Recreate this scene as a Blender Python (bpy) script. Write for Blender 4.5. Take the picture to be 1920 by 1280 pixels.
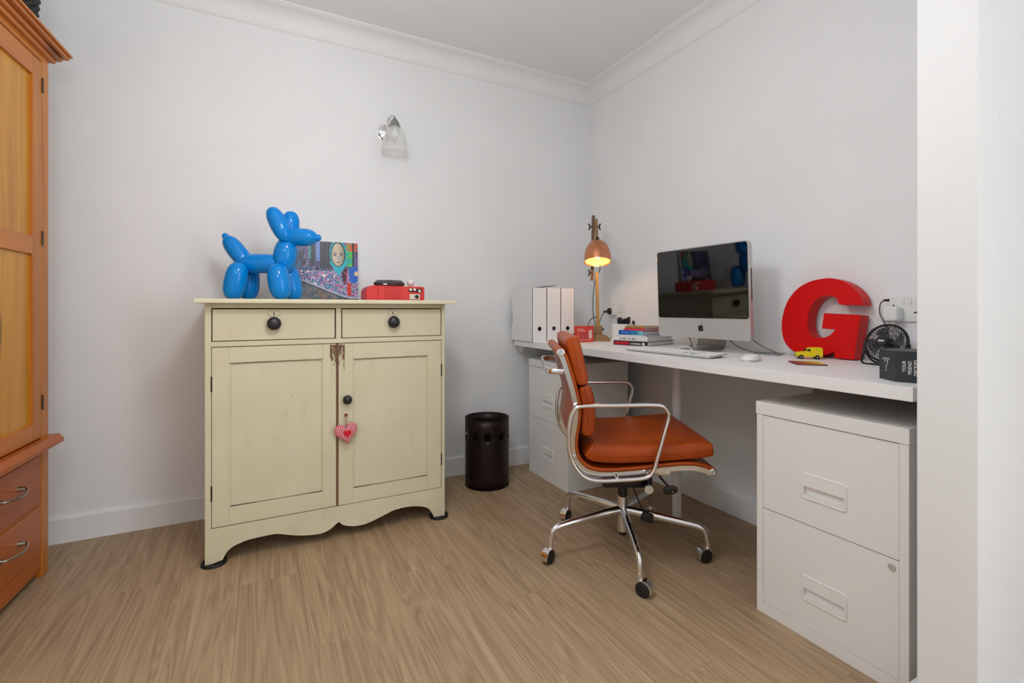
import bpy, bmesh, math, random
import numpy as np
from mathutils import Vector, Matrix
random.seed(7)
for o in list(bpy.data.objects): bpy.data.objects.remove(o)
S = bpy.context.scene
COL = S.collection
R = math.radians
PI = math.pi

# ------------------------------------------------------------------ camera
F, HY, CX, CH = 897.0, 579.0, 960.0, 0.95          # focal length in px, horizon row, centre column, lens height
YAW = R(90 - 27.69)
FW = Vector((math.cos(YAW), math.sin(YAW), 0)); RT = Vector((math.sin(YAW), -math.cos(YAW), 0)); UP = Vector((0, 0, 1))
CAM = Vector((0, 0, CH))
cd = bpy.data.cameras.new('camera'); co = bpy.data.objects.new('camera', cd); COL.objects.link(co)
cd.sensor_width = 36; cd.lens = F / 1920 * 36; cd.shift_y = -(640 - HY) / 1920; cd.clip_start = .02
co.location = CAM; co.rotation_euler = (PI / 2, 0, YAW - PI / 2)
S.camera = co

# ------------------------------------------------------------------ light and exposure
S.view_settings.view_transform = 'Standard'; S.view_settings.look = 'None'
S.view_settings.gamma = 1; S.view_settings.use_curve_mapping = False
S.view_settings.exposure = 0.26
W = bpy.data.worlds.new('world'); S.world = W; W.use_nodes = True
W.node_tree.nodes['Background'].inputs[0].default_value = (.92, .96, 1, 1)
W.node_tree.nodes['Background'].inputs[1].default_value = 1.5

def area(name, loc, target, sx, sy, power, color):
    l = bpy.data.lights.new(name, 'AREA'); l.shape = 'RECTANGLE'; l.size = sx; l.size_y = sy; l.energy = power; l.color = color
    o = bpy.data.objects.new(name, l); COL.objects.link(o); o.location = loc
    o.rotation_euler = (Vector(target) - Vector(loc)).to_track_quat('-Z', 'Y').to_euler()
    return o
area('window_daylight', (1.97, -1.50, 1.18), (-1, -1.50, 1.18), 1.2, 1.9, 22, (.93, .97, 1))
def globe(name, loc, r, power, color):
    l = bpy.data.lights.new(name, 'POINT'); l.energy = power; l.color = color; l.shadow_soft_size = r
    o = bpy.data.objects.new(name, l); COL.objects.link(o); o.location = loc; return o
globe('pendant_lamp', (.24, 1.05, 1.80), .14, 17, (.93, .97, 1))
globe('fill_light', (-.30, .22, 1.70), .14, 10, (.93, .97, 1))  # added fill light, evens out the back wall and the low walls

# ------------------------------------------------------------------ pixel helpers (1920 x 1280 frame)
def ray(x, y): return FW + RT * ((x - CX) / F) + UP * ((HY - y) / F)
def onp(x, y, axis, v):
    r = ray(x, y); return CAM + r * ((v - CAM[axis]) / r[axis])
def onv(x, y, p, n):
    r = ray(x, y); return CAM + r * ((Vector(p) - CAM).dot(n) / r.dot(n))
def dep(x, y, d): return CAM + ray(x, y) * d

# ------------------------------------------------------------------ materials
def lin(c):
    return tuple((v / 255 / 12.92 if v / 255 <= .04045 else ((v / 255 + .055) / 1.055) ** 2.4) for v in c) + (1,)
class N:
    def __init__(s, name):
        s.m = bpy.data.materials.new(name); s.m.use_nodes = True; s.t = s.m.node_tree
        s.b = s.t.nodes['Principled BSDF']
    def n(s, typ, **kw):
        n = s.t.nodes.new(typ)
        for k, v in kw.items(): setattr(n, k, v)
        return n
    def l(s, a, b): s.t.links.new(a, b)
    def math(s, op, a, b=None, c=None):
        n = s.n('ShaderNodeMath', operation=op)
        for i, v in enumerate((a, b, c)):
            if v is None: continue
            if isinstance(v, (int, float)): n.inputs[i].default_value = v
            else: s.l(v, n.inputs[i])
        return n.outputs[0]
    def mix(s, f, a, b, mode='MIX'):
        n = s.n('ShaderNodeMix', data_type='RGBA', blend_type=mode)
        for i, v in ((0, f), (6, a), (7, b)):
            if isinstance(v, (int, float)): n.inputs[i].default_value = v
            elif isinstance(v, tuple): n.inputs[i].default_value = v
            else: s.l(v, n.inputs[i])
        return n.outputs[2]
    def ramp(s, f, stops):
        n = s.n('ShaderNodeValToRGB'); e = n.color_ramp.elements
        while len(e) < len(stops): e.new(.5)
        for k, (p, c) in zip(e, stops): k.position = p; k.color = c
        s.l(f, n.inputs[0]); return n.outputs[0]
    def coords(s, scale=(1, 1, 1), offset=None, kind='Object'):
        t = s.n('ShaderNodeTexCoord'); m = s.n('ShaderNodeMapping'); m.inputs['Scale'].default_value = scale
        s.l(t.outputs[kind], m.inputs[0])
        if offset is not None: s.l(offset, m.inputs['Location'])
        return m.outputs[0]
    def noise(s, vec, scale, detail=4, rough=.55, dist=0):
        n = s.n('ShaderNodeTexNoise'); s.l(vec, n.inputs['Vector'])
        n.inputs['Scale'].default_value = scale; n.inputs['Detail'].default_value = detail
        n.inputs['Roughness'].default_value = rough; n.inputs['Distortion'].default_value = dist
        return n.outputs[0]
    def bump(s, h, strength, dist=.001):
        b = s.n('ShaderNodeBump'); b.inputs['Strength'].default_value = strength; b.inputs['Distance'].default_value = dist
        s.l(h, b.inputs['Height']); s.l(b.outputs[0], s.b.inputs['Normal'])
    def set(s, color=None, rough=.5, metal=0, spec=None, **kw):
        if color is not None:
            if isinstance(color, tuple): s.b.inputs['Base Color'].default_value = color
            else: s.l(color, s.b.inputs['Base Color'])
        if isinstance(rough, (int, float)): s.b.inputs['Roughness'].default_value = rough
        else: s.l(rough, s.b.inputs['Roughness'])
        s.b.inputs['Metallic'].default_value = metal
        if spec is not None: s.b.inputs['Specular IOR Level'].default_value = spec
        for k, v in kw.items(): s.b.inputs[k].default_value = v
        return s.m
def plain(name, rgb, rough=.5, metal=0, var=.04, scale=30, bump=0, spec=None, **kw):
    n = N(name); v = n.noise(n.coords(), scale, 3)
    c = lin(rgb); dark = tuple(x * (1 - var * 2) for x in c[:3]) + (1,); lite = tuple(min(1, x * (1 + var)) for x in c[:3]) + (1,)
    if bump: n.bump(v, bump)
    return n.set(n.ramp(v, [(.3, dark), (.7, lite)]), rough, metal, spec, **kw)
M = {}
def paint(name, rgb, rough=.55):
    n = N(name); v = n.noise(n.coords(), 3.0, 2); f = n.noise(n.coords(), 160, 3)
    c = lin(rgb); d = tuple(x * .975 for x in c[:3]) + (1,)
    n.bump(f, .08, .0015)
    return n.set(n.ramp(v, [(.35, d), (.65, c)]), rough, spec=.3)
M['wall'] = paint('wall_paint', (240, 241, 242))
M['ceiling'] = paint('ceiling_paint', (245, 245, 245), .8)
M['trim'] = paint('trim_paint', (240, 241, 242), .35)
def wood_floor():
    n = N('oak_plank'); oi = n.n('ShaderNodeObjectInfo')
    off = n.n('ShaderNodeCombineXYZ'); n.l(n.math('MULTIPLY', oi.outputs['Random'], 7.0), off.inputs[0]); n.l(n.math('MULTIPLY', oi.outputs['Random'], 53.0), off.inputs[1])
    v1 = n.coords((13, .75, 1), off.outputs[0]); big = n.noise(v1, 1.0, 2, .5, .6)
    rings = n.math('FRACT', n.math('MULTIPLY', big, 11.0)); rings = n.math('ABSOLUTE', n.math('SUBTRACT', rings, .5))
    v2 = n.coords((230, 4.5, 1), off.outputs[0]); fine = n.noise(v2, 1.0, 5, .65)
    v3 = n.coords((48, .9, 1), off.outputs[0]); mid = n.noise(v3, 1.0, 4, .6)
    g = n.math('ADD', n.math('MULTIPLY', rings, .34), n.math('ADD', n.math('MULTIPLY', fine, .40), n.math('MULTIPLY', mid, .52)))
    c = n.ramp(g, [(.34, lin((142, 116, 88))), (.52, lin((169, 142, 111))), (.66, lin((182, 156, 124))), (.82, lin((196, 172, 141)))])
    tint = n.ramp(oi.outputs['Random'], [(0, (.965, .965, .965, 1)), (1, (1.02, 1.02, 1.02, 1))])
    c = n.mix(1.0, c, tint, 'MULTIPLY')
    n.bump(g, .12, .0006)
    return n.set(c, n.math('ADD', .36, n.math('MULTIPLY', fine, .18)), spec=.35)
M['floor'] = wood_floor()
M['subfloor'] = plain('subfloor_dark', (70, 54, 40), .9)
def pine(name, base, dark, axis='z', knots=True):
    n = N(name); oi = n.n('ShaderNodeObjectInfo')
    off = n.n('ShaderNodeCombineXYZ')
    for i in range(3): n.l(n.math('MULTIPLY', oi.outputs['Random'], 11.0 + 5 * i), off.inputs[i])
    sc = {'z': (26, 26, 1.6), 'y': (26, 1.6, 26), 'x': (1.6, 26, 26)}[axis]
    g = n.noise(n.coords(sc, off.outputs[0]), 1.0, 5, .6, .5)
    h = n.noise(n.coords(tuple(x * .2 for x in sc), off.outputs[0]), 1.0, 2)
    c = n.ramp(n.math('ADD', n.math('MULTIPLY', g, .65), n.math('MULTIPLY', h, .4)), [(.33, lin(dark)), (.55, lin(base)), (.75, tuple(min(1, x * 1.12) for x in lin(base)[:3]) + (1,))])
    if knots:
        vo = n.n('ShaderNodeTexVoronoi'); n.l(n.coords(tuple(x * .16 + .6 for x in sc), off.outputs[0]), vo.inputs['Vector']); vo.inputs['Scale'].default_value = 1.6
        k = n.ramp(vo.outputs['Distance'], [(.05, (1, 1, 1, 1)), (.12, (0, 0, 0, 1))])
        c = n.mix(n.math('MULTIPLY', k, .75), c, lin((70, 38, 16)))
    n.bump(g, .08, .0005)
    return n.set(c, .32, spec=.45)
M['pine_v'] = pine('pine_upright', (198, 122, 40), (176, 98, 26)); M['pine_h'] = pine('pine_across', (200, 120, 42), (174, 94, 28), 'y')
M['pine_red'] = pine('pine_drawer_red', (178, 92, 26), (150, 70, 16), 'y'); M['pine_panel'] = pine('pine_panel', (212, 150, 46), (192, 124, 32))  # darker, redder pine on the drawers, ledge and plinth rail
def cream():
    n = N('distressed_cream_paint'); p = n.coords()
    a = n.noise(p, 5, 3); c = n.ramp(a, [(.3, lin((213, 206, 174))), (.7, lin((220, 213, 183)))])
    grime = n.noise(n.coords((1, 1, .35)), 14, 5, .7)
    c = n.mix(n.ramp(grime, [(.58, (0, 0, 0, 1)), (.75, (.28, .28, .28, 1))]), c, lin((178, 163, 126)))
    chip = n.noise(p, 42, 6, .72); 
    c = n.mix(n.ramp(chip, [(.70, (0, 0, 0, 1)), (.725, (1, 1, 1, 1))]), c, lin((92, 66, 44)))
    n.bump(chip, .15, .0006)
    return n.set(c, .5, spec=.3)
M['cream'] = cream()
def worn():
    n = N('worn_cream_edge'); p = n.coords((1, 1, .3))
    chip = n.noise(p, 70, 6, .75)
    t = n.n('ShaderNodeTexCoord'); s = n.n('ShaderNodeSeparateXYZ'); n.l(t.outputs['Object'], s.inputs[0])
    up = n.math('MULTIPLY', n.math('SUBTRACT', s.outputs[2], .69), 2.2)           # the paint has rubbed off near the top of the strip
    f = n.ramp(n.math('ADD', chip, n.math('MAXIMUM', up, -.06)), [(.58, (0, 0, 0, 1)), (.66, (1, 1, 1, 1))])
    return n.set(n.mix(f, lin((214, 207, 175)), lin((110, 76, 54))), .55, spec=.3)
M['worn'] = worn()
M['wornwood'] = plain('bare_brown_wood', (112, 74, 48), .7, var=.2, scale=60)
M['knobblack'] = plain('black_knob_paint', (38, 34, 38), .38)
M['black'] = plain('black_plastic', (20, 20, 22), .42)
M['blackmetal'] = plain('black_wire', (16, 16, 18), .35, .3)
M['bluegloss'] = plain('glossy_blue_resin', (0, 136, 222), .08, var=.01, spec=.35)
M['chrome'] = plain('polished_chrome', (226, 226, 228), .08, 1, var=.01)
M['alu'] = plain('polished_aluminium', (214, 213, 210), .16, 1, var=.02)
M['satin'] = plain('satin_aluminium', (206, 207, 206), .42, .55, var=.01)
M['nickel'] = plain('brushed_nickel', (172, 164, 152), .3, 1, var=.04)
M['red'] = plain('red_gloss_paint', (216, 8, 10), .42, var=.02, spec=.25)
M['redplastic'] = plain('red_radio_plastic', (222, 38, 28), .3, var=.02)
M['reddark'] = plain('red_speaker_cloth', (178, 30, 22), .6, var=.08, scale=200)
M['whitepl'] = plain('white_plastic', (234, 234, 232), .4, var=.01)
M['whitelam'] = plain('white_laminate', (238, 238, 238), .42, var=.01, spec=.35)
M['steel'] = plain('white_powder_coat', (238, 237, 235), .45, var=.01, scale=300, spec=.35)
M['card'] = plain('white_card', (236, 236, 236), .75, var=.01)
M['ivory'] = plain('ivory_plastic', (226, 222, 206), .35)
M['dark'] = plain('dark_hole', (14, 13, 13), .8)
M['binmetal'] = plain('bronze_brown_metal', (44, 28, 26), .4, .5, var=.25, scale=5)
M['screen'] = plain('glossy_screen_glass', (5, 5, 7), .03, var=.0, spec=.75)
M['grey'] = plain('grey_cable', (120, 122, 126), .5)
M['paper'] = plain('book_pages', (226, 222, 214), .85, var=.06, scale=300)
M['foam'] = plain('purple_grey_casing', (84, 74, 82), .55, var=.12, scale=40)
M['rattan'] = plain('black_rattan', (34, 32, 34), .6, var=.25, scale=80)
M['copper'] = plain('brushed_copper', (214, 142, 104), .26, 1, var=.05)
M['lampwood'] = pine('lamp_wood', (150, 118, 78), (120, 90, 56), 'z', False)
M['lampwood_d'] = pine('lamp_wood_dark', (112, 84, 56), (88, 64, 42), 'z', False)
M['lampwood_l'] = pine('lamp_wood_light', (186, 142, 72), (166, 120, 56), 'z', False)
M['bronze'] = plain('dark_bronze', (74, 62, 54), .4, .8)
M['yellow'] = plain('yellow_enamel', (240, 212, 12), .3, var=.02)
M['gamebox'] = plain('black_card_box', (40, 43, 46), .5, var=.04)
M['coaster'] = plain('black_rubber_cup', (24, 22, 22), .5)
M['cordblue'] = plain('blue_grey_flex', (78, 84, 92), .6)
M['redribbon'] = plain('red_ribbon', (150, 20, 26), .6)
M['redfelt'] = plain('red_felt', (208, 14, 30), .8)
M['blade'] = plain('fan_blade_grey', (140, 146, 152), .35, .4)
def leather():
    n = N('tan_leather'); a = n.noise(n.coords(), 7, 4); f = n.noise(n.coords(), 260, 4, .6)
    n.bump(f, .14, .0006)
    return n.set(n.ramp(a, [(.3, lin((152, 58, 4))), (.7, lin((182, 78, 10)))]), n.math('ADD', .30, n.math('MULTIPLY', a, .16)), spec=.35)
M['leather'] = leather()
def gingham():
    n = N('red_gingham_cloth'); t = n.n('ShaderNodeTexCoord'); s = n.n('ShaderNodeSeparateXYZ'); n.l(t.outputs['Object'], s.inputs[0])
    ux = n.math('ADD', s.outputs[0], n.math('MULTIPLY', s.outputs[2], .25)); uz = n.math('SUBTRACT', s.outputs[2], n.math('MULTIPLY', s.outputs[0], .25))
    a = n.math('GREATER_THAN', n.math('SINE', n.math('MULTIPLY', ux, 900)), 0); b = n.math('GREATER_THAN', n.math('SINE', n.math('MULTIPLY', uz, 900)), 0)
    return n.set(n.ramp(n.math('MULTIPLY', n.math('ADD', a, b), .5), [(0, lin((238, 226, 226))), (.5, lin((214, 92, 106))), (1, lin((186, 26, 50)))]), .85)
M['gingham'] = gingham()
def glass():
    n = N('ribbed_clear_glass'); n.set((.95, .96, .96, 1), .06, spec=.8)
    tr = n.n('ShaderNodeBsdfTransparent'); mx = n.n('ShaderNodeMixShader'); fr = n.n('ShaderNodeLayerWeight'); fr.inputs[0].default_value = .35
    n.l(n.math('ADD', .10, n.math('MULTIPLY', fr.outputs['Facing'], .55)), mx.inputs[0]); n.l(tr.outputs[0], mx.inputs[1]); n.l(n.b.outputs[0], mx.inputs[2])
    n.l(mx.outputs[0], n.t.nodes['Material Output'].inputs[0]); return n.m
M['glass'] = glass()
def emit(name, rgb, st):
    n = N(name); n.b.inputs['Emission Color'].default_value = lin(rgb); n.b.inputs['Emission Strength'].default_value = st
    return n.set(lin(rgb), .4)
M['bulb'] = emit('warm_lit_bulb', (255, 206, 140), 2.2)
def printmat():
    n = N('printed_surface'); a = n.n('ShaderNodeVertexColor'); a.layer_name = 'print'
    n.l(a.outputs[0], n.b.inputs['Base Color']); return n.set(None, .38)
M['print'] = printmat()

# ------------------------------------------------------------------ mesh helpers
def BM(): return bmesh.new()
def box(bm, lo, hi, bev=0, seg=2, Mx=None):
    t = bmesh.new()
    vs = [t.verts.new((x, y, z)) for x in (lo[0], hi[0]) for y in (lo[1], hi[1]) for z in (lo[2], hi[2])]
    for f in ((0, 1, 3, 2), (4, 6, 7, 5), (0, 4, 5, 1), (2, 3, 7, 6), (0, 2, 6, 4), (1, 5, 7, 3)): t.faces.new([vs[i] for i in f])
    if bev: bmesh.ops.bevel(t, geom=list(t.edges), offset=bev, segments=seg, affect='EDGES', profile=.5)
    merge(bm, t, Mx); return bm
def merge(bm, t, Mx=None):
    if Mx is not None: bmesh.ops.transform(t, matrix=Mx, verts=t.verts)
    m = {}
    for v in t.verts: m[v] = bm.verts.new(v.co)
    for f in t.faces:
        try:
            g = bm.faces.new([m[v] for v in f.verts])
        except ValueError: pass
    t.free()
def frames(pts, closed=False):
    P = [Vector(p) for p in pts]; n = len(P); T = []
    for i in range(n):
        a = P[(i - 1) % n] if closed or i > 0 else P[i]; b = P[(i + 1) % n] if closed or i < n - 1 else P[i]
        T.append((b - a).normalized())
    ref = Vector((0, 0, 1)) if abs(T[0].z) < .9 else Vector((0, 1, 0))
    nrm = (ref - T[0] * ref.dot(T[0])).normalized(); out = []
    for i in range(n):
        nrm = (nrm - T[i] * nrm.dot(T[i])).normalized()
        out.append((P[i], T[i], nrm, T[i].cross(nrm)))
    return out
def tube(bm, pts, r, seg=10, closed=False, ry=None):
    fr = frames(pts, closed); n = len(fr); rings = []
    for i, (p, t, a, b) in enumerate(fr):
        ra = r[i] if isinstance(r, (list, tuple)) else r
        rb = ra if ry is None else (ry[i] if isinstance(ry, (list, tuple)) else ry)
        rings.append([bm.verts.new(p + a * (math.cos(2 * PI * k / seg) * ra) + b * (math.sin(2 * PI * k / seg) * rb)) for k in range(seg)])
    for i in range(n if closed else n - 1):
        A, B = rings[i], rings[(i + 1) % n]
        for k in range(seg): bm.faces.new((A[k], A[(k + 1) % seg], B[(k + 1) % seg], B[k]))
    if not closed:
        bm.faces.new(rings[0][::-1]); bm.faces.new(rings[-1])
    return bm
def cyl(bm, p0, p1, r0, r1=None, seg=24):
    return tube(bm, [p0, p1], [r0, r0 if r1 is None else r1], seg)
def lathe(bm, prof, seg=32, Mx=None, ribs=0, rib=0):
    t = bmesh.new(); rings = []
    for r, z in prof:
        if r < 1e-6: rings.append([t.verts.new((0, 0, z))])
        else:
            rings.append([t.verts.new(((r + (rib * math.cos(ribs * 2 * PI * k / seg) if ribs else 0)) * math.cos(2 * PI * k / seg), (r + (rib * math.cos(ribs * 2 * PI * k / seg) if ribs else 0)) * math.sin(2 * PI * k / seg), z)) for k in range(seg)])
    for A, B in zip(rings[:-1], rings[1:]):
        for k in range(seg):
            k2 = (k + 1) % seg
            if len(A) == 1 and len(B) == 1: continue
            if len(A) == 1: t.faces.new((A[0], B[k], B[k2]))
            elif len(B) == 1: t.faces.new((A[k], A[k2], B[0]))
            else: t.faces.new((A[k], A[k2], B[k2], B[k]))
    bmesh.ops.recalc_face_normals(t, faces=t.faces)
    merge(bm, t, Mx); return bm
def prism(bm, poly, h, Mx=None, bev=0, seg=2):
    """poly in local XY, extruded to z = h."""
    t = bmesh.new()
    A = [t.verts.new((x, y, 0)) for x, y in poly]; B = [t.verts.new((x, y, h)) for x, y in poly]; n = len(poly)
    t.faces.new(A[::-1]); t.faces.new(B)
    for i in range(n): t.faces.new((A[i], A[(i + 1) % n], B[(i + 1) % n], B[i]))
    bmesh.ops.recalc_face_normals(t, faces=t.faces)
    if bev: bmesh.ops.bevel(t, geom=[e for e in t.edges if abs(e.verts[0].co.z - e.verts[1].co.z) < 1e-6], offset=bev, segments=seg, affect='EDGES', profile=.5)
    merge(bm, t, Mx); return bm
def ellipsoid(bm, c, axis, rl, rw, p=2.3, seg=28, rings=18, squash=1.0):
    """balloon: long half-axis rl along axis, half-width rw."""
    ax = Vector(axis).normalized(); ref = Vector((0, 0, 1)) if abs(ax.z) < .9 else Vector((0, 1, 0))
    a = (ref - ax * ref.dot(ax)).normalized(); b = ax.cross(a); t = bmesh.new(); rg = []
    for i in range(rings + 1):
        th = PI * i / rings; s = -math.cos(th); w = max(0, 1 - abs(s) ** p) ** (1 / p)
        if i in (0, rings): rg.append([t.verts.new(Vector(c) + ax * rl * s)])
        else: rg.append([t.verts.new(Vector(c) + ax * (rl * s) + (a * math.cos(2 * PI * k / seg) + b * math.sin(2 * PI * k / seg) * squash) * rw * w) for k in range(seg)])
    for A, B in zip(rg[:-1], rg[1:]):
        for k in range(seg):
            k2 = (k + 1) % seg
            if len(A) == 1: t.faces.new((A[0], B[k2], B[k]))
            elif len(B) == 1: t.faces.new((A[k], A[k2], B[0]))
            else: t.faces.new((A[k], A[k2], B[k2], B[k]))
    bmesh.ops.recalc_face_normals(t, faces=t.faces); merge(bm, t); return bm
def catmull(pts, n=6, closed=False):
    P = [Vector(p) for p in pts]; out = []; L = len(P)
    for i in range(L if closed else L - 1):
        g = lambda k: P[k % L] if closed else P[max(0, min(L - 1, k))]
        p0, p1, p2, p3 = g(i - 1), g(i), g(i + 1), g(i + 2)
        for k in range(n):
            t = k / n
            out.append(.5 * ((2 * p1) + (p2 - p0) * t + (2 * p0 - 5 * p1 + 4 * p2 - p3) * t * t + (3 * p1 - p0 - 3 * p2 + p3) * t ** 3))
    if not closed: out.append(P[-1])
    return out
def rrect(w, h, r, n=6, cx=0, cy=0):
    out = []
    for sx, sy, a0 in ((1, 1, 0), (-1, 1, 90), (-1, -1, 180), (1, -1, 270)):
        for k in range(n + 1):
            a = R(a0 + 90 * k / n); out.append((cx + sx * (w / 2 - r) + r * math.cos(a), cy + sy * (h / 2 - r) + r * math.sin(a)))
    return out
def ob(name, bm, mat, parent=None, smooth=35):
    me = bpy.data.meshes.new(name); bmesh.ops.recalc_face_normals(bm, faces=bm.faces); bm.to_mesh(me); bm.free()
    me.materials.append(M[mat] if isinstance(mat, str) else mat)
    if smooth:
        me.polygons.foreach_set('use_smooth', [True] * len(me.polygons)); me.set_sharp_from_angle(angle=R(smooth))
    o = bpy.data.objects.new(name, me); COL.objects.link(o)
    if 0 < smooth <= 40: wn = o.modifiers.new('flat_face_normals', 'WEIGHTED_NORMAL'); wn.keep_sharp = True
    if parent is not None: o.parent = parent
    return o
def thing(name, label, cat, loc=(0, 0, 0), rotz=0, group=None, rot=None):
    o = bpy.data.objects.new(name, None); o.empty_display_size = .05; COL.objects.link(o)
    o.location = loc; o.rotation_euler = rot if rot else (0, 0, rotz); return tag(o, label, cat, group)
def tag(o, label, cat, group=None):
    o['label'] = label; o['category'] = cat
    if group: o['group'] = group
    return o
def struct(o): o['kind'] = 'structure'; return o
def plab(o, label): o['label'] = label; return o
def clone(o, parent=None):
    c = o.copy(); COL.objects.link(c); c.parent = parent
    for ch in list(o.children): clone(ch, c)
    return c
def frame_matrix(o, x, y, z):
    m = Matrix.Identity(4)
    for i, v in enumerate((x, y, z)): m.col[i][:3] = Vector(v)
    m.translation = Vector(o); return m
def text_bm(s, size, Mx, depth=.0003, align='CENTER', bold=0):
    cu = bpy.data.curves.new('lettering', 'FONT'); cu.body = s; cu.size = size; cu.align_x = align; cu.align_y = 'CENTER'; cu.extrude = depth; cu.offset = bold
    o = bpy.data.objects.new('lettering', cu); COL.objects.link(o); dg = bpy.context.evaluated_depsgraph_get()
    me = bpy.data.meshes.new_from_object(o.evaluated_get(dg)); bm = BM(); bm.from_mesh(me); bmesh.ops.transform(bm, matrix=Mx, verts=bm.verts)
    bpy.data.objects.remove(o); bpy.data.curves.remove(cu); bpy.data.meshes.remove(me); return bm
def printed(name, w, h, nx, ny, fn, Mx, parent):
    """flat print: grid in local XY (0..w, 0..h) coloured by fn(u, v) -> (n,3) sRGB 0..1"""
    xs = np.linspace(0, 1, nx + 1); ys = np.linspace(0, 1, ny + 1); U, V = np.meshgrid(xs, ys)
    verts = [Mx @ Vector((u * w, v * h, 0)) for u, v in zip(U.ravel(), V.ravel())]
    idx = np.arange((nx + 1) * (ny + 1)).reshape(ny + 1, nx + 1)
    faces = np.stack([idx[:-1, :-1], idx[:-1, 1:], idx[1:, 1:], idx[1:, :-1]], -1).reshape(-1, 4).tolist()
    me = bpy.data.meshes.new(name); me.from_pydata(verts, [], faces)
    c = np.clip(fn(U.ravel(), V.ravel()), 0, 1); c = np.where(c <= .04045, c / 12.92, ((c + .055) / 1.055) ** 2.4)
    at = me.color_attributes.new('print', 'FLOAT_COLOR', 'POINT'); at.data.foreach_set('color', np.hstack([c, np.ones((len(c), 1))]).astype(np.float32).ravel())
    me.materials.append(M['print']); o = bpy.data.objects.new(name, me); COL.objects.link(o)
    if parent is not None: o.parent = parent
    return o
_rs = np.random.RandomState(3); _grid = _rs.rand(64, 64)
def vnoise(x, y):
    xi = np.floor(x).astype(int); yi = np.floor(y).astype(int); fx = x - xi; fy = y - yi
    fx = fx * fx * (3 - 2 * fx); fy = fy * fy * (3 - 2 * fy); g = lambda a, b: _grid[a % 64, b % 64]
    return (g(xi, yi) * (1 - fx) + g(xi + 1, yi) * fx) * (1 - fy) + (g(xi, yi + 1) * (1 - fx) + g(xi + 1, yi + 1) * fx) * fy

# ================================================================== THE ROOM
XR, YB, ZC = 1.938, 2.58, 2.40            # right wall, back wall, ceiling
XL, YF = -1.36, -2.30
T = .12
def slab(name, lo, hi, mat='wall', parent=None, bev=0):
    o = ob(name, box(BM(), lo, hi, bev), mat, parent); 
    if parent is None: struct(o)
    return o
flo = slab('floor', (XL - T, YF - T, -.10), (XR + T, YB + T, -.012), 'subfloor')
PW, PLN = .191, 1.22
plank_mesh = {}
joints = {-3: 2.03, 0: 1.445, 1: 1.705, 3: 1.387, 6: .694}
def plank(x0, x1, y0, y1):
    key = (round(x1 - x0, 4), round(y1 - y0, 3)); g = .00015
    cx, cy = (x0 + x1) / 2, (y0 + y1) / 2
    if key not in plank_mesh:
        o = ob('plank', box(BM(), (-(x1 - x0) / 2 + g, -(y1 - y0) / 2 + g, -.012), ((x1 - x0) / 2 - g, (y1 - y0) / 2 - g, 0), .0004, 1), 'floor', flo, 0)
        plank_mesh[key] = o.data
    else:
        o = bpy.data.objects.new('plank', plank_mesh[key]); COL.objects.link(o); o.parent = flo
    o.location = (cx, cy, 0)
k0 = math.floor((XL - .124) / PW); k1 = math.ceil((XR - .124) / PW)
for k in range(k0, k1):
    xa, xb = max(XL, .124 + k * PW), min(XR, .124 + (k + 1) * PW)
    j = joints.get(k, 1.2 + ((k * 0.437) % 1.0) * PLN); ys = []
    y = j
    while y > YF: y -= PLN
    cuts = [YF]; y += PLN
    while y < YB - .02:
        if y > YF + .05: cuts.append(y)
        y += PLN
    cuts.append(YB)
    for a, b in zip(cuts[:-1], cuts[1:]): plank(xa, xb, a, b)
slab('wall_back', (XL - T, YB, -.1), (XR + T, YB + T, ZC))
slab('wall_left', (XL - T, YF - T, -.1), (XL, YB, ZC))
slab('ceiling', (XL - T, YF - T, ZC), (XR + T, YB + T, ZC + .1), 'ceiling')
# right wall: its window lies behind the partition, out of the picture, and lets the daylight in
slab('wall_front', (XL - T, YF - T, -.1), (XR + T, YF, ZC))
wf = BM(); wy0, wy1, wz0, wz1 = -2.15, -.85, .12, 2.2
for lo, hi in (((XR, YF, -.1), (XR + T, wy0, ZC)), ((XR, wy1, -.1), (XR + T, YB, ZC)), ((XR, wy0, -.1), (XR + T, wy1, wz0)), ((XR, wy0, wz1), (XR + T, wy1, ZC))): box(wf, lo, hi)
struct(ob('wall_right', wf, 'wall'))
wfr = BM()
for lo, hi in (((XR + .06, wy0, wz0), (XR + .11, wy0 + .05, wz1)), ((XR + .06, wy1 - .05, wz0), (XR + .11, wy1, wz1)), ((XR + .06, wy0, wz0), (XR + .11, wy1, wz0 + .05)), ((XR + .06, wy0, wz1 - .05), (XR + .11, wy1, wz1))): box(wfr, lo, hi, .003)
struct(ob('window_1', wfr, 'trim'))
# short partition that ends beside the desk
PX, PY0, PY1 = 1.303, .4235, .5295
pw = struct(ob('wall_partition', box(BM(), (PX, PY0, -.05), (XR, PY1, ZC), .004, 3), 'wall'))
for px, py, r in ((1875, 215, .011), (1872, 460, .009), (1850, 676, .009)):
    p = onp(px, py, 1, PY0)
    ob('filler_patch', lathe(BM(), [(0, .0009), (r * .75, .0009), (r * .88, .0014), (r, 0)], 20, frame_matrix(p, (1, 0, 0), (0, 0, 1), (0, -1, 0))), 'wall', pw)
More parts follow.
